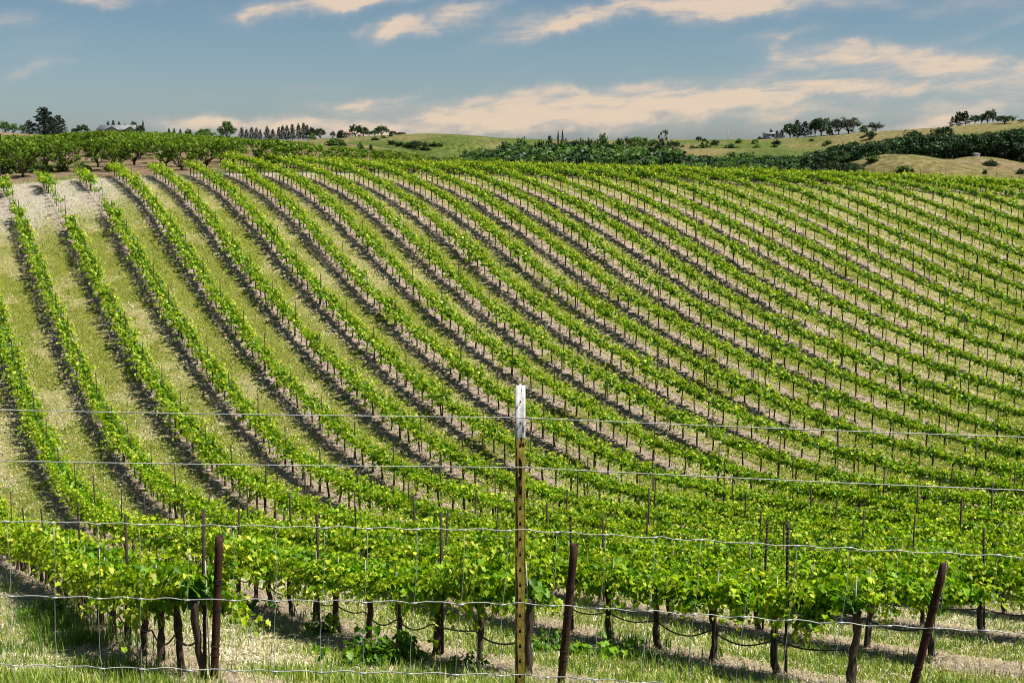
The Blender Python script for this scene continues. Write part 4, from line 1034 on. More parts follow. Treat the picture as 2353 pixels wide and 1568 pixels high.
# green plant ties and tall suckers at the feet of the nearest vines
def tie(x, y, z, lab):
    m = MB()
    for q in range(3):
        a = rs.uniform(0, 6.28)
        m.tube([(0, 0, 0), (.03 * math.cos(a), .03 * math.sin(a), rs.uniform(-.01, .02)), (.06 * math.cos(a + .4), .06 * math.sin(a + .4), rs.uniform(-.07, .0))], .0035, 4)
    aa = np.linspace(0, 2 * np.pi, 13)
    m.tube(np.stack([.018 * np.cos(aa), .018 * np.sin(aa), 0 * aa], 1), .003, 4, False)
    o = m.build('plant_tie', GREEN_TIE); o.location = (x, y, z)
    tag(o, lab, 'plant tie', 'green plant ties on the near vines')
TL = ['green plant tie on the vine trunk nearest the left end post', 'green plant tie on a trunk well left of the left end post', 'green plant tie on the hose just left of the fence post', 'green plant tie between fence post and middle end post', 'green plant tie on a trunk right of the middle end post', 'green plant tie left of the leaning right end post']
for n, (k, i, h) in enumerate(((1, 0, .72), (1, 4, .8), (2, 1, .36), (3, 7, .55), (3, 5, .7), (3, 3, .5))):
    x, y = rowpt(k, S_FIRST[k] + VINE * i + .12)
    tie(x - .05 * NX - .03, y - .07, float(gh(x, y)) + h, TL[n])
def sucker(x, y, n_sh, lab, tintshift, name, cat, size=.075, hgt=.42, spread=.5):
    r = np.random.default_rng(int(abs(x * 1000)) + 5)
    o = empty(name, (x, y, float(gh(x, y)) - .02), lab, cat, None)
    Ps, Ns, Us, Ts, Ss = [], [], [], [], []
    st = MB()
    for q in range(n_sh):
        a = r.uniform(0, 2 * np.pi); L = r.uniform(.4, 1) * hgt
        d = np.array([math.cos(a) * spread * r.uniform(.2, 1), math.sin(a) * spread * r.uniform(.2, 1), 1]); d /= np.linalg.norm(d)
        p0 = np.array([r.normal(0, .08) * spread * 3, r.normal(0, .06) * spread * 3, 0])
        st.tube([p0, p0 + d * L * .5, p0 + d * L + np.array([0, 0, -.03])], [.004, .003, .0015], 4)
        for j in range(11):
            f = r.uniform(.1, 1); p = p0 + d * L * f; b = r.uniform(0, 6.28)
            od = np.array([math.cos(b), math.sin(b), r.uniform(-.3, .4)])
            Ps.append(p + od * .03); Ns.append(np.array([od[0] * .5, od[1] * .5, .8]) + r.normal(0, .3, 3)); Us.append(od); Ts.append(np.clip(tintshift + r.normal(0, .15), 0, 1)); Ss.append(size * r.uniform(.6, 1.2))
    v, f, tt = put_leaves(np.array(Ps), np.array(Ns), np.array(Us), np.array(Ss), np.array(Ts), 0, r)
    link('leaves', mesh_np('sucker_leaves', v, [f], VINE_LEAF, tt), o)
    st.build('stem', VINE_BARK, o)
def ground_at(xD, yD, lo=9.5, hi=40):
    for Y in np.arange(lo, hi, .05):
        p = at(xD, yD, Y)
        if p[2] <= float(gh(p[0], Y)): return float(p[0]), float(Y)
    return float(p[0]), float(Y)
for xD, yD, n, lab, ts, nmx, cat, sz, hg, sp in (
    (880, 1530, 34, 'bushy vine sucker sprouting at the foot of two trunks left of the fence post', .22, 'vine_sucker', 'sucker', .085, .5, .9),
    (935, 1520, 14, 'small vine sucker beside a trunk just left of the fence post', .4, 'vine_sucker', 'sucker', .08, .4, .6),
    (1250, 1500, 22, 'dark green weed tuft right of the fence post', .1, 'weed_tuft', 'weed', .06, .32, .6),
    (1395, 1510, 18, 'low vine sucker right of the middle end post', .35, 'vine_sucker', 'sucker', .08, .36, .8),
    (740, 1455, 14, 'short vine sucker by a trunk in the row behind the left end post', .3, 'vine_sucker', 'sucker', .07, .4, .5),
    (1060, 1530, 10, 'tiny weed tuft between two trunks left of the fence post', .3, 'weed_tuft', 'weed', .05, .2, .6),
    (120, 1420, 26, 'green weed clump under the nearest row at the left edge', .2, 'weed_tuft', 'weed', .06, .38, .8),
    (560, 1400, 18, 'dark weed clump in the shade right of the left end post', .08, 'weed_tuft', 'weed', .06, .32, .7)):
    x, y = ground_at(xD, yD)
    sucker(x, y, n, lab, ts, nmx, cat, sz, hg, sp)
# tall grass tufts in the left foreground
def tuft(xD, yD, n, h, lab):
    x, y = ground_at(xD, yD)
    r = np.random.default_rng(int(xD))
    m = len(range(n))
    X = x + r.normal(0, .28, n); Y = y + r.normal(0, .22, n)
    v, f, tt = blades(X, Y, r.uniform(.4, 1, n) * h, r.uniform(.006, .012, n), np.abs(r.normal(.3, .25, n)), np.clip(r.normal(.18, .12, n), 0, 1), r)
    z = float(gh(x, y))
    o = link('grass_tuft', mesh_np('grass_tuft', v - np.array([x, y, z]), f, GRASS, tt)); o.location = (x, y, z)
    tag(o, lab, 'grass tuft')
tuft(150, 1440, 420, .34, 'tall green grass tuft in the left foreground below the nearest row')
tuft(205, 1478, 480, .40, 'tallest lush grass tuft beside the shadow of the nearest row')
tuft(262, 1540, 260, .28, 'short green grass tuft at the foot of the nearest row\'s shadow')
tuft(40, 1500, 300, .26, 'green grass tuft at the left edge of the foreground')

# ------------------------------------------------------------------ the wire fence in front
FD = 4.43
fence = empty('wire_fence', (0.025, FD, float(height(np.array([0.02]), np.array([FD]))[0])), 'steel post and wire mesh fence crossing the foreground in front of the vines', 'fence')
fo_ = np.array(fence.location)
ptop = at(1195, 885, FD); pbase = float(fo_[2])
m = MB()
pxx, hw = float(ptop[0]), .0178
H_ = float(ptop[2])
split = float(at(1195, 1006, FD)[2])
def tprofile(z0, z1):
    b = MB()
    # front face slightly dished, flange behind
    xs = [-hw, -hw * .82, -.006, .006, hw * .82, hw]
    ys = [.004, 0, .0025, .0025, 0, .004]
    v = [(x, y, z) for z in (z0, z1) for x, y in zip(xs, ys)] + [(x, y + .005, z) for z in (z0, z1) for x, y in zip(xs, ys)]
    q = []
    for i in range(5):
        q += [(i, i + 1, i + 7, i + 6), (12 + i + 1, 12 + i, 18 + i, 18 + i + 1), (6 + i, 7 + i, 19 + i, 18 + i)]
    q += [(0, 6, 18, 12), (5, 17, 23, 11)]
    b.put(v, q)
    b.box((-.004, .0082, z0), (.004, .038, z1 - .001))
    return b
GREEN_PAINT = rust('green_post_paint', (.03, .02, .005), (.12, .092, .010), (.21, .165, .025), 40)
post = tprofile(pbase - .5 - fo_[2], split - fo_[2]).build('t_post', GREEN_PAINT, fence)
post.location = (pxx - fo_[0], 0, 0)
cap = tprofile(split - fo_[2] + .0005, H_ - fo_[2]).build('white_top', WHITE_PAINT, post)
st_ = MB()
z = split - .03 - fo_[2]
stud_n = 0
stud_me = None
while z > pbase - fo_[2]:
    w2 = .005
    if stud_me is None:
        st_.put([(-w2, -.0012, 0), (w2, -.0012, 0), (0, -.0012, .017), (-w2 * .6, -.006, -.001), (w2 * .6, -.006, -.001)], None, [(0, 1, 2), (0, 3, 4), (0, 4, 1), (0, 2, 3), (1, 4, 2), (3, 2, 4)])
        stud_me = st_.mesh('stud', HOLE)
    sd = link('stud', stud_me, post); sd.location = (0, 0, z)
    z -= .056
for zz in (H_ - .06, H_ - .135):
    sd = link('stud', stud_me, cap); sd.location = (0, .0005, zz - fo_[2]); sd.scale = (.7, .5, .6)
lx_, rx_ = -420, 2760
WY = [(938, 958, 1016), (1055, 1072, 1140), (1193, 1216, 1296), (1364, 1384, 1472), (1523, 1548, 1648)]
WYR = [(1000, 2352), (1122, 2352), (1276, 2352), (1450, 2352), (1612, 2352)]
def wire_pts(n, wig):
    yl, yp, _ = WY[n]
    yr = WYR[n][0]
    A = at(0, yl, FD + .05); B = np.array([pxx, FD - .006, at(1195, yp, FD)[2]]); Cc = at(2352, yr, FD - .20)
    A = A + (A - B) * .45; Cc = Cc + (Cc - B) * .45
    if wig:
        na = np.linspace(0, 1, 90)
        p = np.concatenate([A + (B - A) * na[:-1, None], B + (Cc - B) * na[:, None]])
        ph = p[:, 0] * 2 * np.pi / .158
        p[:, 2] += .0032 * np.sin(ph) + np.random.default_rng(n + 60).normal(0, .0012, len(p)) - .006 * np.sin(np.linspace(0, 1, len(p)) * 2 * np.pi) ** 2
    else:
        na = np.linspace(0, 1, 24)
        p = np.concatenate([A + (B - A) * na[:-1, None], B + (Cc - B) * na[:, None]])
        p[:, 2] -= .006 * np.abs(np.sin(np.linspace(0, 2 * np.pi, len(p))))
    return p - fo_
for n in (0, 1):
    m = MB(); m.tube(wire_pts(n, False), .0018, 6); m.build('strand_wire', GALV, fence)
mesh_w = [wire_pts(n, True) for n in (2, 3, 4)]
low = mesh_w[2] + np.array([0, .004, -.235])
mesh_w.append(low)
m = MB()
for p in mesh_w:
    m.tube(p, .0018, 6)
stays = [15, 118, 220, 318, 428, 533, 632, 739, 839, 949, 1057, 1157, 1266, 1378, 1490, 1593, 1708, 1812, 1930, 2042, 2155, 2268]
stays = [-300, -195, -90] + stays + [2375, 2482]
r = np.random.default_rng(8)
for sx in stays:
    pts = []
    for p in mesh_w:
        x = at(sx, 1400, FD if sx < 1195 else FD - .2 * (sx - 1195) / 1157)[0] - fo_[0]
        z0 = np.interp(x, p[:, 0], p[:, 2]); y0 = np.interp(x, p[:, 0], p[:, 1])
        pts.append(np.array([x, y0 - .003, z0]))
    lean = np.interp(sx, [0, 1195, 2352], [.005, .058, .085])
    P = []
    for q in range(len(pts)):
        P.append(pts[q] + np.array([lean * (pts[q][2] - pts[1][2]) + r.normal(0, .002), 0, 0]))
    full = []
    for q in range(len(P) - 1):
        for f in np.linspace(0, 1, 5)[:-1]:
            full.append(P[q] * (1 - f) + P[q + 1] * f + np.array([.004 * math.sin(f * math.pi) * (-1) ** q + r.normal(0, .0006), 0, 0]))
    full.append(P[-1])
    m.tube(full, .0009, 5)
    for q in range(len(P)):                       # the wrapped joints
        m.tube([P[q] + np.array([-.011, 0, -.001]), P[q] + np.array([0, -.001, 0]), P[q] + np.array([.011, 0, .001])], [.0020, .0042, .0020], 6)
m.build('woven_wire', GALV, fence)
for n in range(5):
    w = wire_pts(n, False)
    i = np.argmin(np.abs(w[:, 0] - (pxx - fo_[0])))
    z = w[i, 2]
    m = MB()
    x0 = pxx - fo_[0]
    m.tube([(x0 - hw - .012, -.006, z + .002), (x0 - hw - .003, -.011, z + .004), (x0 - hw - .001, .012, z - .002), (x0 + hw + .001, .012, z - .003), (x0 + hw + .003, -.011, z + .003), (x0 + hw + .016, -.008, z - .001)], .0017, 5)
    m.build('wire_clip', GALV, fence)

# ------------------------------------------------------------------ trees (unit size: 1 m tall, 1 m wide, then scaled)
def quads(P, Nn, size, tint, r, asp=1.0):
    n = len(P)
    Nn = Nn / (np.linalg.norm(Nn, axis=1)[:, None] + 1e-9)
    h = r.normal(0, 1, (n, 3)); x = np.cross(Nn, h); x /= np.linalg.norm(x, axis=1)[:, None] + 1e-9
    y = np.cross(Nn, x)
    sx = size[:, None] * .5; sy = size[:, None] * .5 * asp
    v = np.stack([P - x * sx - y * sy * .6, P + x * sx * .7 - y * sy, P + x * sx + y * sy * .7, P - x * sx * .6 + y * sy], 1).reshape(-1, 3)
    q = np.arange(n * 4).reshape(-1, 4)
    tt = np.repeat(np.stack([tint, r.uniform(0, 1, n), np.zeros(n)], 1), 4, 0)
    return v, q, tt
def clump_cloud(cent, rad, per, size, r, flat=.8):
    k = len(cent)
    idx = np.repeat(np.arange(k), per)
    d = r.normal(0, 1, (len(idx), 3)); d /= np.linalg.norm(d, axis=1)[:, None]
    rr = rad[idx] * r.uniform(.35, 1.05, len(idx)) ** .6
    P = cent[idx] + d * rr[:, None] * np.array([1, 1, flat])
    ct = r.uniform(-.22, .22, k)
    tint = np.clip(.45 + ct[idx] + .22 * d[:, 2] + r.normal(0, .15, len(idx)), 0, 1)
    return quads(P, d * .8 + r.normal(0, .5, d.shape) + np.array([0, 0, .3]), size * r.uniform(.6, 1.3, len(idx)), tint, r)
def limbs(m, base, tips, r0, r, n=5, wob=.03):
    for tp in tips:
        f = np.linspace(0, 1, n)
        p = base + (tp - base) * f[:, None]
        p[:, :2] *= (1 + 0 * f)[:, None]
        p[1:-1] += r.normal(0, wob, (n - 2, 3))
        m.tube(p, r0 * (1 - .8 * f), 5)
def proto_oak(seed, leaf):
    r = np.random.default_rng(seed)
    k = 46
    d = r.normal(0, 1, (k, 3)); d[:, 2] = np.abs(d[:, 2]) * 1.0 - .35; d /= np.linalg.norm(d, axis=1)[:, None]
    lump = 1 + r.normal(0, .13, k)
    cent = d * np.array([.40, .40, .36]) * lump[:, None] * r.uniform(.72, 1, k)[:, None] + np.array([0, 0, .58])
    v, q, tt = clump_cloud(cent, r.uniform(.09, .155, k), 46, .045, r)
    m = MB()
    m.tube([(0, 0, -.05), (.01, 0, .1), (.0, .01, .26)], [.045, .034, .03], 7)
    limbs(m, np.array([0, .01, .25]), cent[r.choice(k, 9, False)], .022, r)
    return mesh_np('crown', v, [q], leaf, tt), m.mesh('tree_trunk', TREE_BARK, True)
def proto_orchard(seed):
    r = np.random.default_rng(seed)
    k = 30
    a = r.uniform(0, 2 * np.pi, k); hh_ = r.uniform(.34, .9, k)
    rad = (.14 + .34 * np.sin(np.clip((hh_ - .25) / .75, 0, 1) * np.pi * .78)) * r.uniform(.5, 1.08, k)
    cent = np.stack([rad * np.cos(a), rad * np.sin(a), hh_], 1)
    v, q, tt = clump_cloud(cent, r.uniform(.055, .115, k), 30, .046, r, 1.25)
    # upright spring shoots on the outside
    m2 = 60
    a = r.uniform(0, 2 * np.pi, m2); rr = r.uniform(.1, .45, m2)
    b = np.stack([rr * np.cos(a), rr * np.sin(a), .93 - .5 * rr ** 1.2 * r.uniform(.6, 1.6, m2)], 1)
    P = np.repeat(b, 7, 0) + np.tile(np.linspace(-.03, .13, 7), m2)[:, None] * np.array([0, 0, 1]) + r.normal(0, .012, (m2 * 7, 3))
    v2, q2, t2 = quads(P, r.normal(0, 1, P.shape), np.full(len(P), .036), np.clip(r.normal(.75, .15, len(P)), 0, 1), r, 1.6)
    m = MB()
    m.tube([(0, 0, -.04), (.005, 0, .07), (0, 0, .16)], [.036, .03, .028], 7)
    limbs(m, np.array([0, 0, .14]), cent[r.choice(k, 11, False)], .019, r, 6, .025)
    return mesh_np('orchard_crown', np.concatenate([v, v2]), [np.concatenate([q, q2 + len(v)])], ORCHARD_LEAF, np.concatenate([tt, t2])), m.mesh('orchard_trunk', TREE_BARK, True)
def proto_pine(seed, spread=1.0):
    r = np.random.default_rng(seed)
    cs, rs_ = [], []
    m = MB()
    m.tube([(0, 0, -.05), (.008, .004, .4), (0, 0, .97)], [.028, .02, .004], 7)
    for lv in np.linspace(.16, .97, 15):
        prof = .47 * (1 - lv) ** .62 * (.75 + .25 * min(1, lv / .3)) * spread + .02
        nb = 5 if lv < .9 else 3
        a0 = r.uniform(0, 6.28)
        for b in range(nb):
            a = a0 + b * 6.28 / nb + r.normal(0, .3)
            L = prof * r.uniform(.6, 1.12)
            tip = np.array([L * math.cos(a), L * math.sin(a), lv + .06 * r.uniform(0, 1.2)])
            m.tube([(0, 0, lv - .03), tip], [.007, .002], 4)
            for f in (.5, .8, 1.02):
                cs.append(np.array([0, 0, lv - .02]) * (1 - f) + tip * f + r.normal(0, .012, 3)); rs_.append(.055 * (1.1 - .25 * f) * (.7 + .5 * (1 - lv)))
    v, q, tt = clump_cloud(np.array(cs), np.array(rs_), 13, .034, r, .7)
    return mesh_np('pine_crown', v, [q], PINE_LEAF, tt), m.mesh('pine_trunk', TREE_BARK, True)
def proto_cypress(seed):
    r = np.random.default_rng(seed)
    n = 1500
    z = r.uniform(.03, 1, n); a = r.uniform(0, 6.28, n)
    rad = .5 * np.sin(np.pi * np.clip(z, 0, 1) ** .62) ** .7 * (1 - .25 * z) * r.uniform(.6, 1.1, n)
    P = np.stack([rad * np.cos(a), rad * np.sin(a), z], 1)
    v, q, tt = quads(P, np.stack([np.cos(a), np.sin(a), .3 + 0 * a], 1) + r.normal(0, .4, (n, 3)), np.full(n, .05), np.clip(r.normal(.45, .2, n), 0, 1), r, .8)
    m = MB(); m.tube([(0, 0, -.05), (0, 0, .5)], [.06, .03], 6)
    return mesh_np('cypress_crown', v, [q], PINE_LEAF, tt), m.mesh('cypress_trunk', TREE_BARK)
def proto_bush(seed, leaf):
    r = np.random.default_rng(seed)
    k = 22
    d = r.normal(0, 1, (k, 3)); d[:, 2] = np.abs(d[:, 2]); d /= np.linalg.norm(d, axis=1)[:, None]
    cent = d * np.array([.38, .38, .66]) * r.uniform(.55, 1.05, k)[:, None] + np.array([0, 0, .12])
    v, q, tt = clump_cloud(cent, r.uniform(.12, .2, k), 34, .085, r)
    m = MB()
    limbs(m, np.array([0, 0, -.03]), cent[:6], .03, r)
    return mesh_np('bush_crown', v, [q], leaf, tt), m.mesh('bush_stem', TREE_BARK)
def proto_tall(seed, leaf):
    r = np.random.default_rng(seed)
    k = 40
    z = r.uniform(.3, .96, k); a = r.uniform(0, 6.28, k)
    rad = .42 * np.sin(np.clip((z - .2) / .8, 0, 1) * np.pi * .9) ** .6 * r.uniform(.35, 1.0, k)
    cent = np.stack([rad * np.cos(a), rad * np.sin(a), z], 1)
    v, q, tt = clump_cloud(cent, r.uniform(.05, .10, k), 42, .036, r, .9)
    m = MB()
    m.tube([(0, 0, -.04), (.015, 0, .3), (0, .01, .75)], [.03, .022, .01], 7)
    limbs(m, np.array([.01, 0, .32]), cent[:9], .012, r)
    return mesh_np('tall_crown', v, [q], leaf, tt), m.mesh('tall_trunk', TREE_BARK)
def proto_dead(seed):
    r = np.random.default_rng(seed)
    m = MB(); tw = MB()
    m.tube([(0, 0, -.05), (.02, 0, .2), (0, .01, .4)], [.035, .028, .02], 7)
    for i in range(11):
        a = r.uniform(0, 6.28); el = r.uniform(.3, 1.3)
        L = r.uniform(.32, .56)
        b = np.array([0, .01, r.uniform(.22, .4)])
        e = b + L * np.array([math.cos(a) * math.cos(el), math.sin(a) * math.cos(el), math.sin(el)])
        mid = (b + e) / 2 + r.normal(0, .03, 3)
        m.tube([b, mid, e], [.014, .009, .003], 5)
        for j in range(6):
            f = r.uniform(.4, 1); p = mid * (1 - f) + e * f
            tw.tube([p, p + r.normal(0, .07, 3) + np.array([0, 0, .05])], [.004, .0012], 4)
    return tw.mesh('dead_twigs', DEAD_BARK), m.mesh('dead_trunk', DEAD_BARK)
def norm(pr):
    cm, tm = pr
    n = len(cm.vertices); co = np.empty(n * 3, np.float32); cm.vertices.foreach_get('co', co); co = co.reshape(-1, 3)
    k = np.array([.5 / np.percentile(np.abs(co[:, 0]), 98.5), .5 / np.percentile(np.abs(co[:, 1]), 98.5), 1 / np.percentile(co[:, 2], 99.6)])
    for me in (cm, tm):
        n = len(me.vertices); c = np.empty(n * 3, np.float32); me.vertices.foreach_get('co', c)
        me.vertices.foreach_set('co', (c.reshape(-1, 3) * k).astype(np.float32).ravel()); me.update()
    return pr
PROTO = {
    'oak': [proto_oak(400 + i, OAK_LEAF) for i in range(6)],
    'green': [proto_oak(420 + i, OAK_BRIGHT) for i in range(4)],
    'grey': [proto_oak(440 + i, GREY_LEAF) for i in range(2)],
    'purple': [proto_oak(450, PURPLE_LEAF)],
    'orchard': [proto_orchard(460 + i) for i in range(7)],
    'pine': [proto_pine(480 + i) for i in range(4)],
    'cypress': [proto_cypress(500)],
    'bush': [proto_bush(510 + i, SCRUB_LEAF) for i in range(3)],
    'darkbush': [proto_bush(520 + i, OAK_LEAF) for i in range(2)],
    'tall': [proto_tall(530, OAK_BRIGHT), proto_tall(531, GREY_LEAF)],
    'dead': [proto_dead(540)],
}
for _k in PROTO:
    if _k != 'dead': PROTO[_k] = [norm(q) for q in PROTO[_k]]
TNAME = {'oak': ('oak_tree', 'tree'), 'green': ('broadleaf_tree', 'tree'), 'grey': ('grey_tree', 'tree'), 'purple': ('purple_tree', 'tree'), 'orchard': ('orchard_tree', 'orchard tree'),
         'pine': ('pine_tree', 'pine tree'), 'cypress': ('cypress_tree', 'cypress'), 'bush': ('bush', 'bush'), 'darkbush': ('bush', 'bush'), 'tall': ('tall_tree', 'tree'), 'dead': ('dead_tree', 'dead tree')}
rt = random.Random(21)
def put_tree(kind, x, y, h, w, label, group=None, pick=None, sink=0.0):
    P = PROTO[kind]
    cm, tm = P[pick if pick is not None else rt.randrange(len(P))]
    nm, cat = TNAME[kind]
    z = hz(x, y) - sink * h
    h = h * (1 + sink)
    o = empty(nm, (x, y, z - .1), label, cat, group, rt.uniform(0, 6.28))
    tr = link('trunk', tm, o); cr = link('twigs' if kind == 'dead' else 'crown', cm, o)
    for q in (tr, cr): q.scale = (w, w, h + .1)
    return o
def tree_px(kind, xD, ytop, wD, depth, label, group=None, pick=None):
    p = at(xD, ytop, depth)
    x, y = float(p[0]), depth
    h = max(float(p[2]) - hz(x, y), .8)
    return put_tree(kind, x, y, h, wD / FOC * depth * 1.05, label, group, pick)

# the orchard on the upper left
orow = 0
placed = []
for a in range(0, 24):
    for b in range(-4, 31):
        x = -128 + b * 5.4 + a * 1.5 + rt.gauss(0, .6)
        y = 117 + a * 5.6 - b * .3 + rt.gauss(0, .6)
        dpt = y
        u = x / y
        if u < -.41 or x > -2 - (y - 120) * .25 + (8 if y < 150 else 0): continue
        if y > 262 or (y > 222 and x < -72): continue
        if rt.random() < .05: continue
        s_ = x * DX + y * DY
        if s_ < 117.5: continue
        if u > -.14 and s_ < 126: continue
        placed.append((x, y, a))
placed.sort(key=lambda q: q[1])
for n, (x, y, a) in enumerate(placed):
    h = rt.uniform(2.5, 3.5); w = h * rt.uniform(1.0, 1.35)
    xD = 1176 + FOC * x / y
    yt = np.interp(xD, [0, 100, 160, 200, 350, 500, 600, 700, 800, 900, 1000], [309, 311, 306, 298, 301, 311, 317, 322, 333, 343, 351]) + rt.uniform(0, 7)
    h = min(h, float(at(xD, yt, y)[2]) - hz(x, y))
    if h < 1.5: continue
    if y < 140: lab = 'low green orchard tree in the front ranks behind the bare track, dark forked trunk'
    elif y < 185: lab = 'rounded orchard tree in the middle of the upper left orchard'
    else: lab = 'orchard tree in the back ranks below the house and pines'
    grp = 'front orchard trees' if y < 140 else 'middle orchard trees' if y < 185 else 'back orchard trees'
    put_tree('orchard', x, y, h, w, lab, grp)
print('orchard', len(placed))
# scrubby hedge along the track
for n, (xD, yt, w) in enumerate(((18, 366, 54), (62, 375, 40), (100, 370, 46), (140, 378, 34), (252, 380, 26), (192, 378, 36))):
    tree_px('bush', xD, yt, w, 116 + n % 2, ['yellow-green bush at the left edge by the bare track', 'small bush second from the left beside the bare track', 'dense dark bush on the bank behind the bare track', 'low bush left of the thin stakes on the bare track', 'small bush right of the thin stakes on the bare track', 'low bush between the stakes by the bare track'][n])

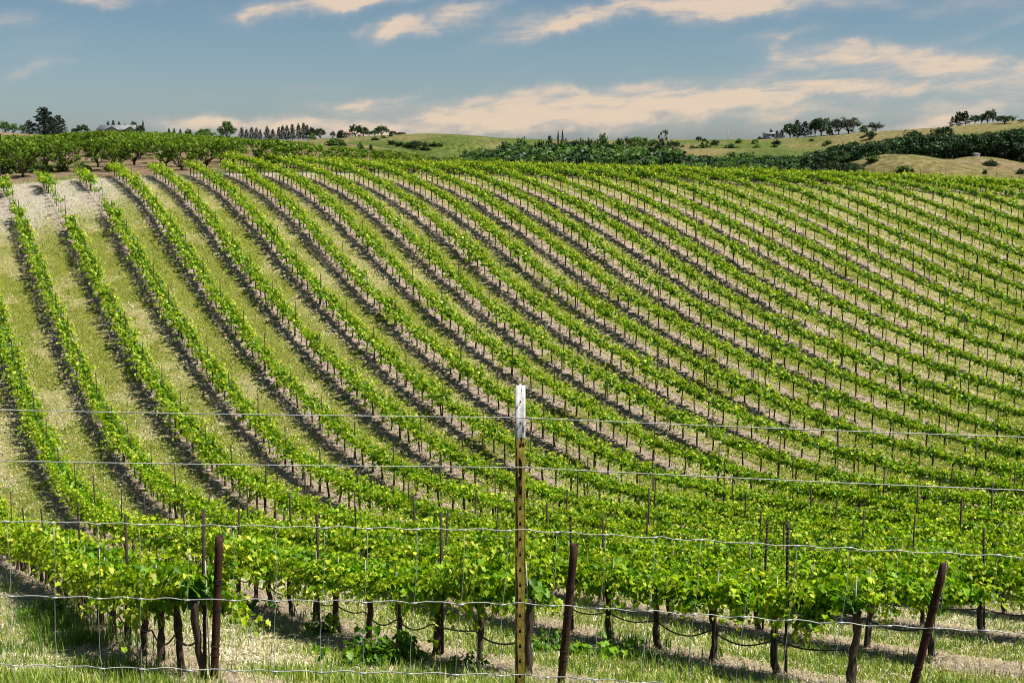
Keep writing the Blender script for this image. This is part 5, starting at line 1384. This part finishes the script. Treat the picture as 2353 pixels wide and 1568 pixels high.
SKY = [
    # upper left skyline
    ('pine', 99, 247, 62, 300, 'tallest dark pine of the big clump at upper left'), ('pine', 133, 265, 40, 302, 'shorter dark pine right in the big clump at upper left'), ('pine', 66, 276, 34, 305, 'small dark pine at the left foot of the big pine'), ('pine', 116, 268, 44, 296, 'bushy dark pine in front of the big clump'),
    ('green', 10, 278, 26, 330, 'pale round tree at the left edge of the skyline'), ('green', 31, 284, 18, 335, 'small pale tree next to the leftmost skyline tree'), ('green', 50, 286, 15, 335, 'small tree just left of the big pines'),
    ('pine', 248, 279, 15, 430, 'pine behind the white house, leftmost of three'), ('pine', 260, 277, 17, 432, 'pine behind the white house, middle of three'), ('pine', 273, 280, 15, 430, 'pine behind the white house, right of three'), ('pine', 287, 285, 11, 430, 'small pine behind the white house roof'),
    ('oak', 307, 279, 22, 425, 'round dark tree behind the right end of the white house'), ('oak', 320, 288, 15, 372, 'small dark tree at the right end of the white house'), ('cypress', 328, 275, 6.5, 385, 'single dark cypress column beside the white house'),
    ('oak', 190, 286, 26, 400, 'dark round tree left of the white house'), ('oak', 172, 295, 16, 400, 'small dark tree far left of the white house'),
    ('green', 520, 279, 36, 290, 'bright pointed tree standing above the orchard'), ('green', 470, 295, 44, 300, 'broad bright tree left of the pointed tree'),
    ('pine', 388, 294, 9, 420, 'tiny pine on the skyline right of the cypress column'), ('pine', 400, 295, 9, 420, 'tiny pine, middle of three right of the cypress column'), ('pine', 414, 297, 10, 420, 'tiny pine, right of three beyond the cypress column'), ('green', 433, 296, 16, 330, 'small tree left of the broad bright tree'),
    ('oak', 716, 292, 22, 362, 'round tree at the right end of the pine windbreak'), ('oak', 735, 295, 24, 362, 'last round tree right of the pine windbreak'), ('bush', 718, 307, 17, 352, 'bright bush beside the tiny shed'),
    # the middle left hill
    ('grey', 764, 301, 11, 360, 'small grey tree left of the hilltop farmhouse'), ('oak', 783, 299, 19, 366, 'round tree left of the hilltop farmhouse'), ('oak', 816, 286, 27, 358, 'tallest dark tree in front of the hilltop farmhouse'), ('oak', 834, 292, 20, 360, 'dark tree right of the hilltop farmhouse'), ('oak', 847, 301, 16, 358, 'small dark tree between the hilltop trees'), ('oak', 860, 300, 20, 356, 'dark tree left of the airy hilltop oak'), ('oak', 876, 289, 34, 358, 'airy broad oak on the middle left hilltop'), ('darkbush', 862, 314, 20, 345, 'dark bush below the airy hilltop oak'), ('darkbush', 882, 312, 15, 345, 'dark bush right below the airy hilltop oak'),
    ('oak', 902, 301, 14, 360, 'first of four small round trees right of the airy oak'), ('darkbush', 897, 310, 9, 352, 'tiny bush under the four round trees'), ('oak', 913, 306, 12, 360, 'second of four small round trees right of the airy oak'), ('oak', 922, 309, 18, 358, 'last of four small round trees right of the airy oak'),
    ('bush', 768, 318, 40, 330, 'wide bright bush on the grassy slope under the farmhouse'), ('darkbush', 789, 332, 15, 320, 'small dark bush on the grassy slope, left'), ('darkbush', 828, 335, 16, 315, 'small dark bush on the grassy slope, middle'), ('darkbush', 852, 343, 8, 310, 'tiny dark bush low on the grassy slope'),
    ('darkbush', 900, 322, 20, 345, 'dark bush, upper end of the scrub line down the hill'), ('darkbush', 918, 326, 20, 343, 'dark bush, second in the scrub line down the hill'), ('bush', 935, 331, 20, 340, 'green bush in the scrub line down the hill'), ('oak', 951, 324, 26, 338, 'round oak in the scrub on the hill flank'), ('oak', 967, 325, 28, 336, 'second round oak in the scrub on the hill flank'), ('darkbush', 978, 337, 22, 334, 'low dark bush under the flank oaks'), ('bush', 998, 326, 26, 345, 'bright bush right on the hill flank'), ('bush', 1012, 332, 16, 342, 'small bright bush at the foot of the hill flank'), ('darkbush', 987, 336, 8, 330, 'tiny bush under the bright bush'), 
    # the ravine skyline
    ('green', 1155, 327, 36, 300, 'broad tree at the left end of the ravine wood'), ('green', 1191, 317, 44, 305, 'big rounded tree left of the cypress pair'), ('oak', 1237, 324, 28, 300, 'dark tree left of the cypress pair'), ('oak', 1264, 315, 48, 300, 'big dark oak in front of the cypress pair'), ('oak', 1297, 322, 34, 302, 'dark oak right of the cypress pair'), ('oak', 1318, 323, 36, 298, 'dark oak in the middle of the ravine skyline'), ('oak', 1349, 320, 44, 300, 'broad dark oak left of the pale green tree'),
    ('green', 1380, 308, 34, 305, 'pale green tree rising above the ravine wood'), ('green', 1418, 320, 48, 300, 'broad bright tree right of the pale green tree'), ('tall', 1437, 315, 14, 312, 'small pointed tree on the ravine skyline'), ('green', 1460, 314, 36, 345, 'bright tree left behind the low brown house'), ('green', 1480, 316, 26, 350, 'bright tree behind the low brown house'), ('green', 1503, 320, 26, 352, 'bright bushy tree right behind the low brown house'), ('purple', 1513, 328, 15, 332, 'dark purple tree at the right end of the low brown house'), ('tall', 1525.5, 299, 21, 345, 'tall slender grey tree right of the low brown house'), ('oak', 1546, 322, 30, 350, 'dark tree right of the tall slender tree'),
    ('cypress', 1282, 299, 6, 330, 'thin cypress spire, left of the pair'), ('cypress', 1292, 298, 6.5, 332, 'thin cypress spire, right of the pair'),
    # the right hill
    ('oak', 1605, 314, 12, 452, 'small round tree alone on the right hill crest'), ('darkbush', 1618, 318, 12, 452, 'small bush beside the lone crest tree'), ('darkbush', 1568, 335, 9, 420, 'tiny tree on the bare end of the right hill'), ('darkbush', 1613, 329, 7, 430, 'tiny bush on the bare end of the right hill'),
    ('pine', 1771, 297, 15, 462, 'pine behind the pale shed'), ('pine', 1785, 300, 13, 448, 'pine at the right end of the pale shed'), ('pine', 1796, 298, 15, 450, 'second pine right of the pale shed'), ('darkbush', 1746, 313, 11, 450, 'bush left of the pale shed'),
    ('oak', 1816, 284, 30, 450, 'leftmost round tree of the crest grove'), ('pine', 1832, 276, 26, 452, 'pointed tree in the left of the crest grove'), ('pine', 1850, 279, 30, 450, 'second pointed tree of the crest grove'), ('oak', 1873, 274, 26, 450, 'dark oak in the middle of the crest grove'), ('oak', 1888, 271, 38, 448, 'biggest dark oak of the crest grove'), ('darkbush', 1906, 290, 15, 446, 'low bush between the two halves of the crest grove'), ('grey', 1928, 273, 34, 448, 'grey tree in the right half of the crest grove'), ('grey', 1950, 270, 48, 448, 'broad grey-purple tree at the right of the crest grove'), ('bush', 1984, 288, 18, 447, 'small green tree right of the crest grove'), ('grey', 2011, 281, 32, 450, 'round grey tree alone right of the crest grove'),
    ('oak', 1999, 302, 28, 400, 'single round dark oak on the grassy right slope'),
    ('pine', 2188, 268, 15, 450, 'small pine at the left of the far right hilltop group'), ('pine', 2197, 268, 13, 452, 'thin pine of the far right hilltop group'), ('oak', 2205, 257, 20, 452, 'tall dark tree of the far right hilltop group'), ('pine', 2219, 255, 24, 450, 'pointed tall tree of the far right hilltop group'), ('oak', 2240, 265, 20, 448, 'rounded tree in the middle of the far right hilltop group'), ('oak', 2255, 263, 18, 448, 'small dark tree of the far right hilltop group'), ('oak', 2270, 254, 28, 448, 'airy tree at the right of the far right hilltop group'), ('grey', 2282, 251, 14, 448, 'thin leggy grey tree of the far right hilltop group'), ('oak', 2309, 266, 38, 430, 'broad dark oak before the bare tree'), ('dead', 2326, 258, 36, 445, 'bare leafless tree on the far right hilltop'), ('oak', 2347, 277, 18, 432, 'dark tree at the right edge of the hilltop'),
    # the knoll
    ('bush', 2074, 381, 32, 186, 'bright green bush in the dip behind the last vines'), ('bush', 2003, 361, 30, 212, 'bright low bush on the crest of the knoll'), ('bush', 1955, 358, 15, 208, 'yellowish bush at the left end of the knoll'), ('darkbush', 2277, 366, 34, 208, 'dark bush right of the round tank'), ('darkbush', 2095, 392, 12, 180, 'tiny bush beside the bright bush in the dip'), ('darkbush', 2262, 398, 10, 180, 'tiny dark bush low on the brown knoll'), ('darkbush', 2345, 392, 20, 182, 'dark bush at the right edge behind the vines'), ('oak', 2300, 340, 50, 225, 'large dark oak behind the round tank, left'), ('oak', 2340, 338, 50, 222, 'large dark oak at the right edge above the vines'),
    ('oak', 2167, 291, 46, 335, 'biggest dark oak standing out of the wooded slope'), ('oak', 2098, 300, 52, 330, 'broad oak on the upper edge of the wooded slope'),
    ('oak', 1925, 345, 50, 205, 'large dark oak at the left end of the knoll'), ('oak', 1890, 352, 40, 210, 'dark round oak left of the large knoll oak'),
]
def slope_hit(xD, yD, lo, hi):
    """where the line of sight through a plant's foot meets the hillside"""
    Y = np.arange(lo, hi, 1.0)
    d = direction(xD, yD)
    below = np.nonzero(d[2] / d[1] * Y <= height(d[0] / d[1] * Y, Y))[0]
    return float(Y[below[0]]) if len(below) else None
for kind, xD, yt, w, dp, lab in SKY:
    if kind in ('bush', 'darkbush') or 'hill flank' in lab or 'flank oaks' in lab or 'grassy right slope' in lab:
        dh = slope_hit(xD, yt + w * (.42 if 'bush' in kind else .7), 160, 560)
        if dh: dp = dh
    p = at(xD, yt, dp)
    x, y = float(p[0]), dp
    h = max(float(p[2]) - hz(x, y), .8)
    put_tree(kind, x, y, h, w / FOC * dp * 1.05, lab, None, None, .14 if kind in ('oak', 'green', 'grey', 'purple') else .05)
for n, (xD, yt, w) in enumerate(((555, 293, 15), (566, 297, 13), (578, 292, 15), (589, 293, 13), (598, 298, 10), (613, 291, 17), (626, 297, 15), (640, 292, 14), (649, 288, 15), (659, 288, 16), (671, 286, 17), (685, 284, 15), (697, 283, 19), (706, 287, 14))):
    tree_px('pine', xD, yt, w, 362 + (n % 3) * 3, 'dark pine, %s from the left in the windbreak right of the pointed tree' % ORD[n], 'pines of the windbreak')
# woods: ravine, far hill and right slope
woods = []
def try_wood(x, y, dmin):
    for a, b in woods:
        if (a - x) ** 2 + (b - y) ** 2 < dmin * dmin: return False
    woods.append((x, y)); return True
topline_x = [1040, 1150, 1300, 1400, 1540, 1580, 1700, 1850, 1960]
topline_y = [352, 330, 324, 326, 338, 352, 350, 349, 352]
n_r = 0
for q in range(2600):
    y = rt.uniform(168, 305); xD = rt.uniform(985, 1965)
    u = (xD - 1176) / FOC; x = u * y
    if not try_wood(x, y, 6.0): continue
    yt = np.interp(xD, topline_x, topline_y) + rt.uniform(-1, 9) + (305 - y) * .17
    p = at(xD, yt, y)
    h = float(p[2]) - hz(x, y)
    if h < 2.5: continue
    h = min(h, 13)
    kind = 'green' if rt.random() < .38 else 'oak'
    lab = ('bright rounded tree in the ravine wood behind the vineyard crest' if kind == 'green' else 'dark oak in the ravine wood behind the vineyard crest')
    put_tree(kind, x, y, h, min(h * rt.uniform(1.0, 1.4), 11.5), lab, 'bright trees of the ravine wood' if kind == 'green' else 'dark oaks of the ravine wood', None, .14)
    n_r += 1
    if n_r >= 215: break
n_s = 0
sx_ = [1830, 1900, 1990, 2060, 2090, 2160, 2230, 2290, 2400]
sy_ = [352, 337, 326, 316, 312, 309, 312, 300, 290]
for q in range(6000):
    y = rt.uniform(222, 405); xD = rt.uniform(1840, 2420)
    u = (xD - 1176) / FOC; x = u * y
    z = hz(x, y)
    yb = 330 - z / y * FOC
    if yb < np.interp(xD, sx_, sy_) + 12: continue
    if not try_wood(x, y, 4.8): continue
    h = min(rt.uniform(4.6, 7.6), float(at(xD, np.interp(xD, sx_, sy_) + rt.uniform(-2, 8), y)[2]) - z)
    if h < 2.4: continue
    put_tree('oak', x, y, h, h * rt.uniform(1.0, 1.4), 'dark oak in the dense wood covering the right hillside', 'dark oaks of the right hillside wood', None, .16)
    n_s += 1
    if n_s >= 260: break
n_f = 0
for q in range(900):
    y = rt.uniform(440, 620); xD = rt.uniform(965, 1180)
    x = (xD - 1176) / FOC * y
    if not try_wood(x, y, 10): continue
    yt = np.interp(xD, [965, 1000, 1060, 1110, 1180], [322, 322, 323, 326, 333]) + rt.uniform(1, 10)
    h = float(at(xD, yt, y)[2]) - hz(x, y)
    if h < 2: continue
    h = min(h, 9)
    put_tree('oak', x, y, h, h * 1.2, 'small dark oak on the farthest middle hill', 'oaks on the farthest hill'); n_f += 1
    if n_f >= 34: break
# low scrub dots on the grassy hills
for n in range(46):
    xD = rt.uniform(1560, 2010); y = rt.uniform(385, 440); x = (xD - 1176) / FOC * y
    if not try_wood(x, y, 5): continue
    h = rt.uniform(.7, 1.7)
    put_tree('bush' if rt.random() < .6 else 'darkbush', x, y, h, h * rt.uniform(1.3, 2.4), 'small low shrub dotted over the grassy right hill', 'low shrubs on the grassy right hill')
print('woods', n_r, n_s, n_f)

# ------------------------------------------------------------------ buildings and small works in the distance
def house(name, xl, xr, ybase, depth, wall_h, roof_h, dep, wallm, roofm, label, rz=0.0, gable_front=(), windows=(), door=None, chimney=False):
    pl_, pr_ = at(xl, ybase, depth), at(xr, ybase, depth)
    w = float(pr_[0] - pl_[0]); cx_ = float(pl_[0] + pr_[0]) / 2
    z = float(pl_[2])
    z = min(z, hz(cx_, depth) + .25)
    o = empty(name, (cx_, depth, z), label, 'shed' if 'shed' in name else 'house', None, rz)
    m = MB(); m.box((-w / 2, 0, -1.5), (w / 2, dep, wall_h))
    m.put([(-w / 2, 0, wall_h), (-w / 2, dep, wall_h), (-w / 2, dep / 2, wall_h + roof_h * .97), (w / 2, 0, wall_h), (w / 2, dep, wall_h), (w / 2, dep / 2, wall_h + roof_h * .97)], None, [(0, 2, 1), (3, 4, 5)])
    m.build('wall', wallm, o)
    e = min(.45, w * .05)
    m = MB(); t_ = .16
    y0, y1, yr = -e, dep + e, dep / 2
    zl = wall_h - e * roof_h / (dep / 2) + .02; zr = wall_h + roof_h
    X0, X1 = -w / 2 - e, w / 2 + e
    v = [(X0, y0, zl), (X1, y0, zl), (X1, yr, zr), (X0, yr, zr), (X0, y1, zl), (X1, y1, zl)]
    v += [(a, b, c + t_) for a, b, c in v]
    m.put(v, [(6, 7, 8, 9), (9, 8, 11, 10), (0, 3, 2, 1), (3, 4, 5, 2), (0, 1, 7, 6), (4, 10, 11, 5), (0, 6, 9, 3), (3, 9, 10, 4), (1, 2, 8, 7), (2, 5, 11, 8)])
    rf = m.build('roof', roofm, o)
    for (gx_, gw, gh_) in gable_front:
        m = MB(); d_ = dep / 2
        m.put([(gx_ - gw / 2, -1.2, -1), (gx_ + gw / 2, -1.2, -1), (gx_ + gw / 2, -1.2, wall_h), (gx_, -1.2, wall_h + gh_), (gx_ - gw / 2, -1.2, wall_h),
               (gx_ - gw / 2, -.003, -1), (gx_ + gw / 2, -.003, -1), (gx_ + gw / 2, -.003, wall_h), (gx_ - gw / 2, -.003, wall_h)],
              [(0, 1, 2, 4), (1, 6, 7, 2), (5, 0, 4, 8)], [(4, 2, 3)])
        m.build('gable_wall', wallm, o)
        m = MB(); ge = .35
        for sg in (-1, 1):
            a = (gx_ + sg * (gw / 2 + ge), wall_h - ge * gh_ / (gw / 2) + .03); b = (gx_, wall_h + gh_ + .03)
            v = [(a[0], -1.5, a[1]), (b[0], -1.5, b[1]), (b[0], d_ * .9, b[1]), (a[0], d_ * .9, a[1])]
            v += [(p, q_, s_ + .15) for p, q_, s_ in v]
            m.put(v, [(0, 1, 2, 3), (7, 6, 5, 4), (0, 4, 5, 1), (1, 5, 6, 2), (2, 6, 7, 3), (3, 7, 4, 0)])
        m.build('gable_roof', roofm, o)
    for (wx, wz, ww, wh) in windows:
        yy = -1.2 if any(abs(wx - g[0]) < g[1] / 2 for g in gable_front) else 0
        m = MB()
        for bx in (((wx - ww/2 - .08, yy - .06, wz - .08), (wx + ww/2 + .08, yy - .003, wz)), ((wx - ww/2 - .08, yy - .06, wz + wh), (wx + ww/2 + .08, yy - .003, wz + wh + .08)),
                   ((wx - ww/2 - .08, yy - .06, wz), (wx - ww/2, yy - .003, wz + wh)), ((wx + ww/2, yy - .06, wz), (wx + ww/2 + .08, yy - .003, wz + wh))):
            m.box(*bx)
        fr_ = m.build('window', WALL_PALE, o)
        m = MB(); m.box((wx - ww/2, yy - .03, wz), (wx + ww/2, yy - .006, wz + wh)); m.build('pane', DARK_GLASS, fr_)
    if door:
        m = MB(); m.box((door[0] - door[1]/2, -.05, 0), (door[0] + door[1]/2, -.004, door[2])); m.build('door', door[3], o)
    if chimney:
        m = MB(); m.box((w * .2, dep * .5, wall_h + roof_h * .5), (w * .2 + .8, dep * .5 + .8, wall_h + roof_h + .9)); m.build('chimney', wallm, rf)
    return o
house('white_house', 226, 315, 309, 382, 1.35, 1.25, 7, WALL_PALE, ROOF_GREY, 'low house with grey gabled roof showing above the orchard', 0, ((-1.3, 3.2, .85), (4.0, 2.6, .8)), ((-1.3, .4, 1.0, .7), (4.0, .4, 1.0, .7), (1.6, .4, .9, .7)))
house('brown_house', 1470, 1508, 346, 330, 1.05, .85, 5, WALL_BROWN, ROOF_BROWN, 'long low brown house with grey roof among the ravine trees', 0, (), ((-.9, .35, .55, .5), (.1, .35, .55, .5), (1.1, .35, .55, .5)))
house('farmhouse', 791, 806, 316, 362, 1.1, .35, 4, WALL_BROWN, ROOF_RED, 'small brown farmhouse with flat reddish roof on the middle left hill', 0, (), ((-.4, .5, .35, .4), (.4, .5, .35, .4)))
house('outbuilding_shed', 773, 790, 316, 366, .45, .25, 4, WALL_BROWN, ROOF_BROWN, 'long low brown shed left of the hilltop farmhouse', 0, (), (), (0, .5, .4, DARK_GLASS))
house('white_shed', 822, 830, 317, 357, .55, .3, 2.5, WALL_PALE, ROOF_RED, 'tiny pale shed right of the hilltop farmhouse', 0, (), (), (0, .3, .4, DARK_GLASS))
house('pale_shed', 1758, 1781, 318.5, 449, 1.55, .28, 5, WALL_GREY, WALL_PALE, 'pale metal shed on the crest left of the grove', 0, (), ((.7, .5, .5, .6),), (-.4, 1.0, 1.1, plain('shed_door', (.25, .30, .38), .6)))
house('garden_shed', 704, 713, 319.5, 356, .55, .25, 2, WALL_GREY, ROOF_GREY, 'tiny grey shed below the pine windbreak', 0, (), (), (0, .3, .4, DARK_GLASS))
house('low_shed', 2186, 2195, 283, 447, .45, .22, 2, WALL_PALE, WALL_PALE, 'low white shed, left of two under the far right hilltop trees', 0, (), (), (0, .4, .35, DARK_GLASS))
house('low_shed', 2205, 2215, 282, 447, .5, .25, 2, WALL_PALE, WALL_PALE, 'low white shed, right of two under the far right hilltop trees', 0, (), (), (0, .4, .35, DARK_GLASS))
# power pole on the right hill
pb = at(1672, 324, 452)
o = empty('utility_pole', (float(pb[0]), 452, hz(float(pb[0]), 452) - .3), 'lone pale utility pole on the right hill crest', 'pole')
hp = float(at(1672, 301, 452)[2]) - o.location.z
m = MB(); m.tube([(0, 0, 0), (0, 0, hp)], [.11, .075], 8); m.build('pole', WALL_GREY, o)
m = MB(); m.box((-.5, -.06, hp - .45), (.5, .06, hp - .34)); m.build('crossarm', WALL_GREY, o)
for xx in (-.42, 0, .42):
    m = MB(); m.tube([(xx, 0, hp - .34), (xx, 0, hp - .24), (xx, 0, hp - .16)], [.03, .06, .02], 6); m.build('insulator', WALL_GREY, o)
# low round tank on the knoll
pt = at(2241, 367, 213)
zt = hz(float(pt[0]), 213)
o = empty('water_tank', (float(pt[0]), 213, zt), 'low round concrete water tank on top of the brown knoll', 'water tank')
aa = np.arange(28) * 2 * np.pi / 28
R_ = 9 / FOC * 213
top = .42
m = MB(); m.tube([(0, 0, -1), (0, 0, top)], R_, 28); m.build('tank_wall', TANK, o)
m = MB(); m.tube([(0, 0, top), (0, 0, top + .06), (0, 0, top + .16)], [R_ * 1.05, R_ * 1.05, .2], 28); m.build('lid', WALL_PALE, o)
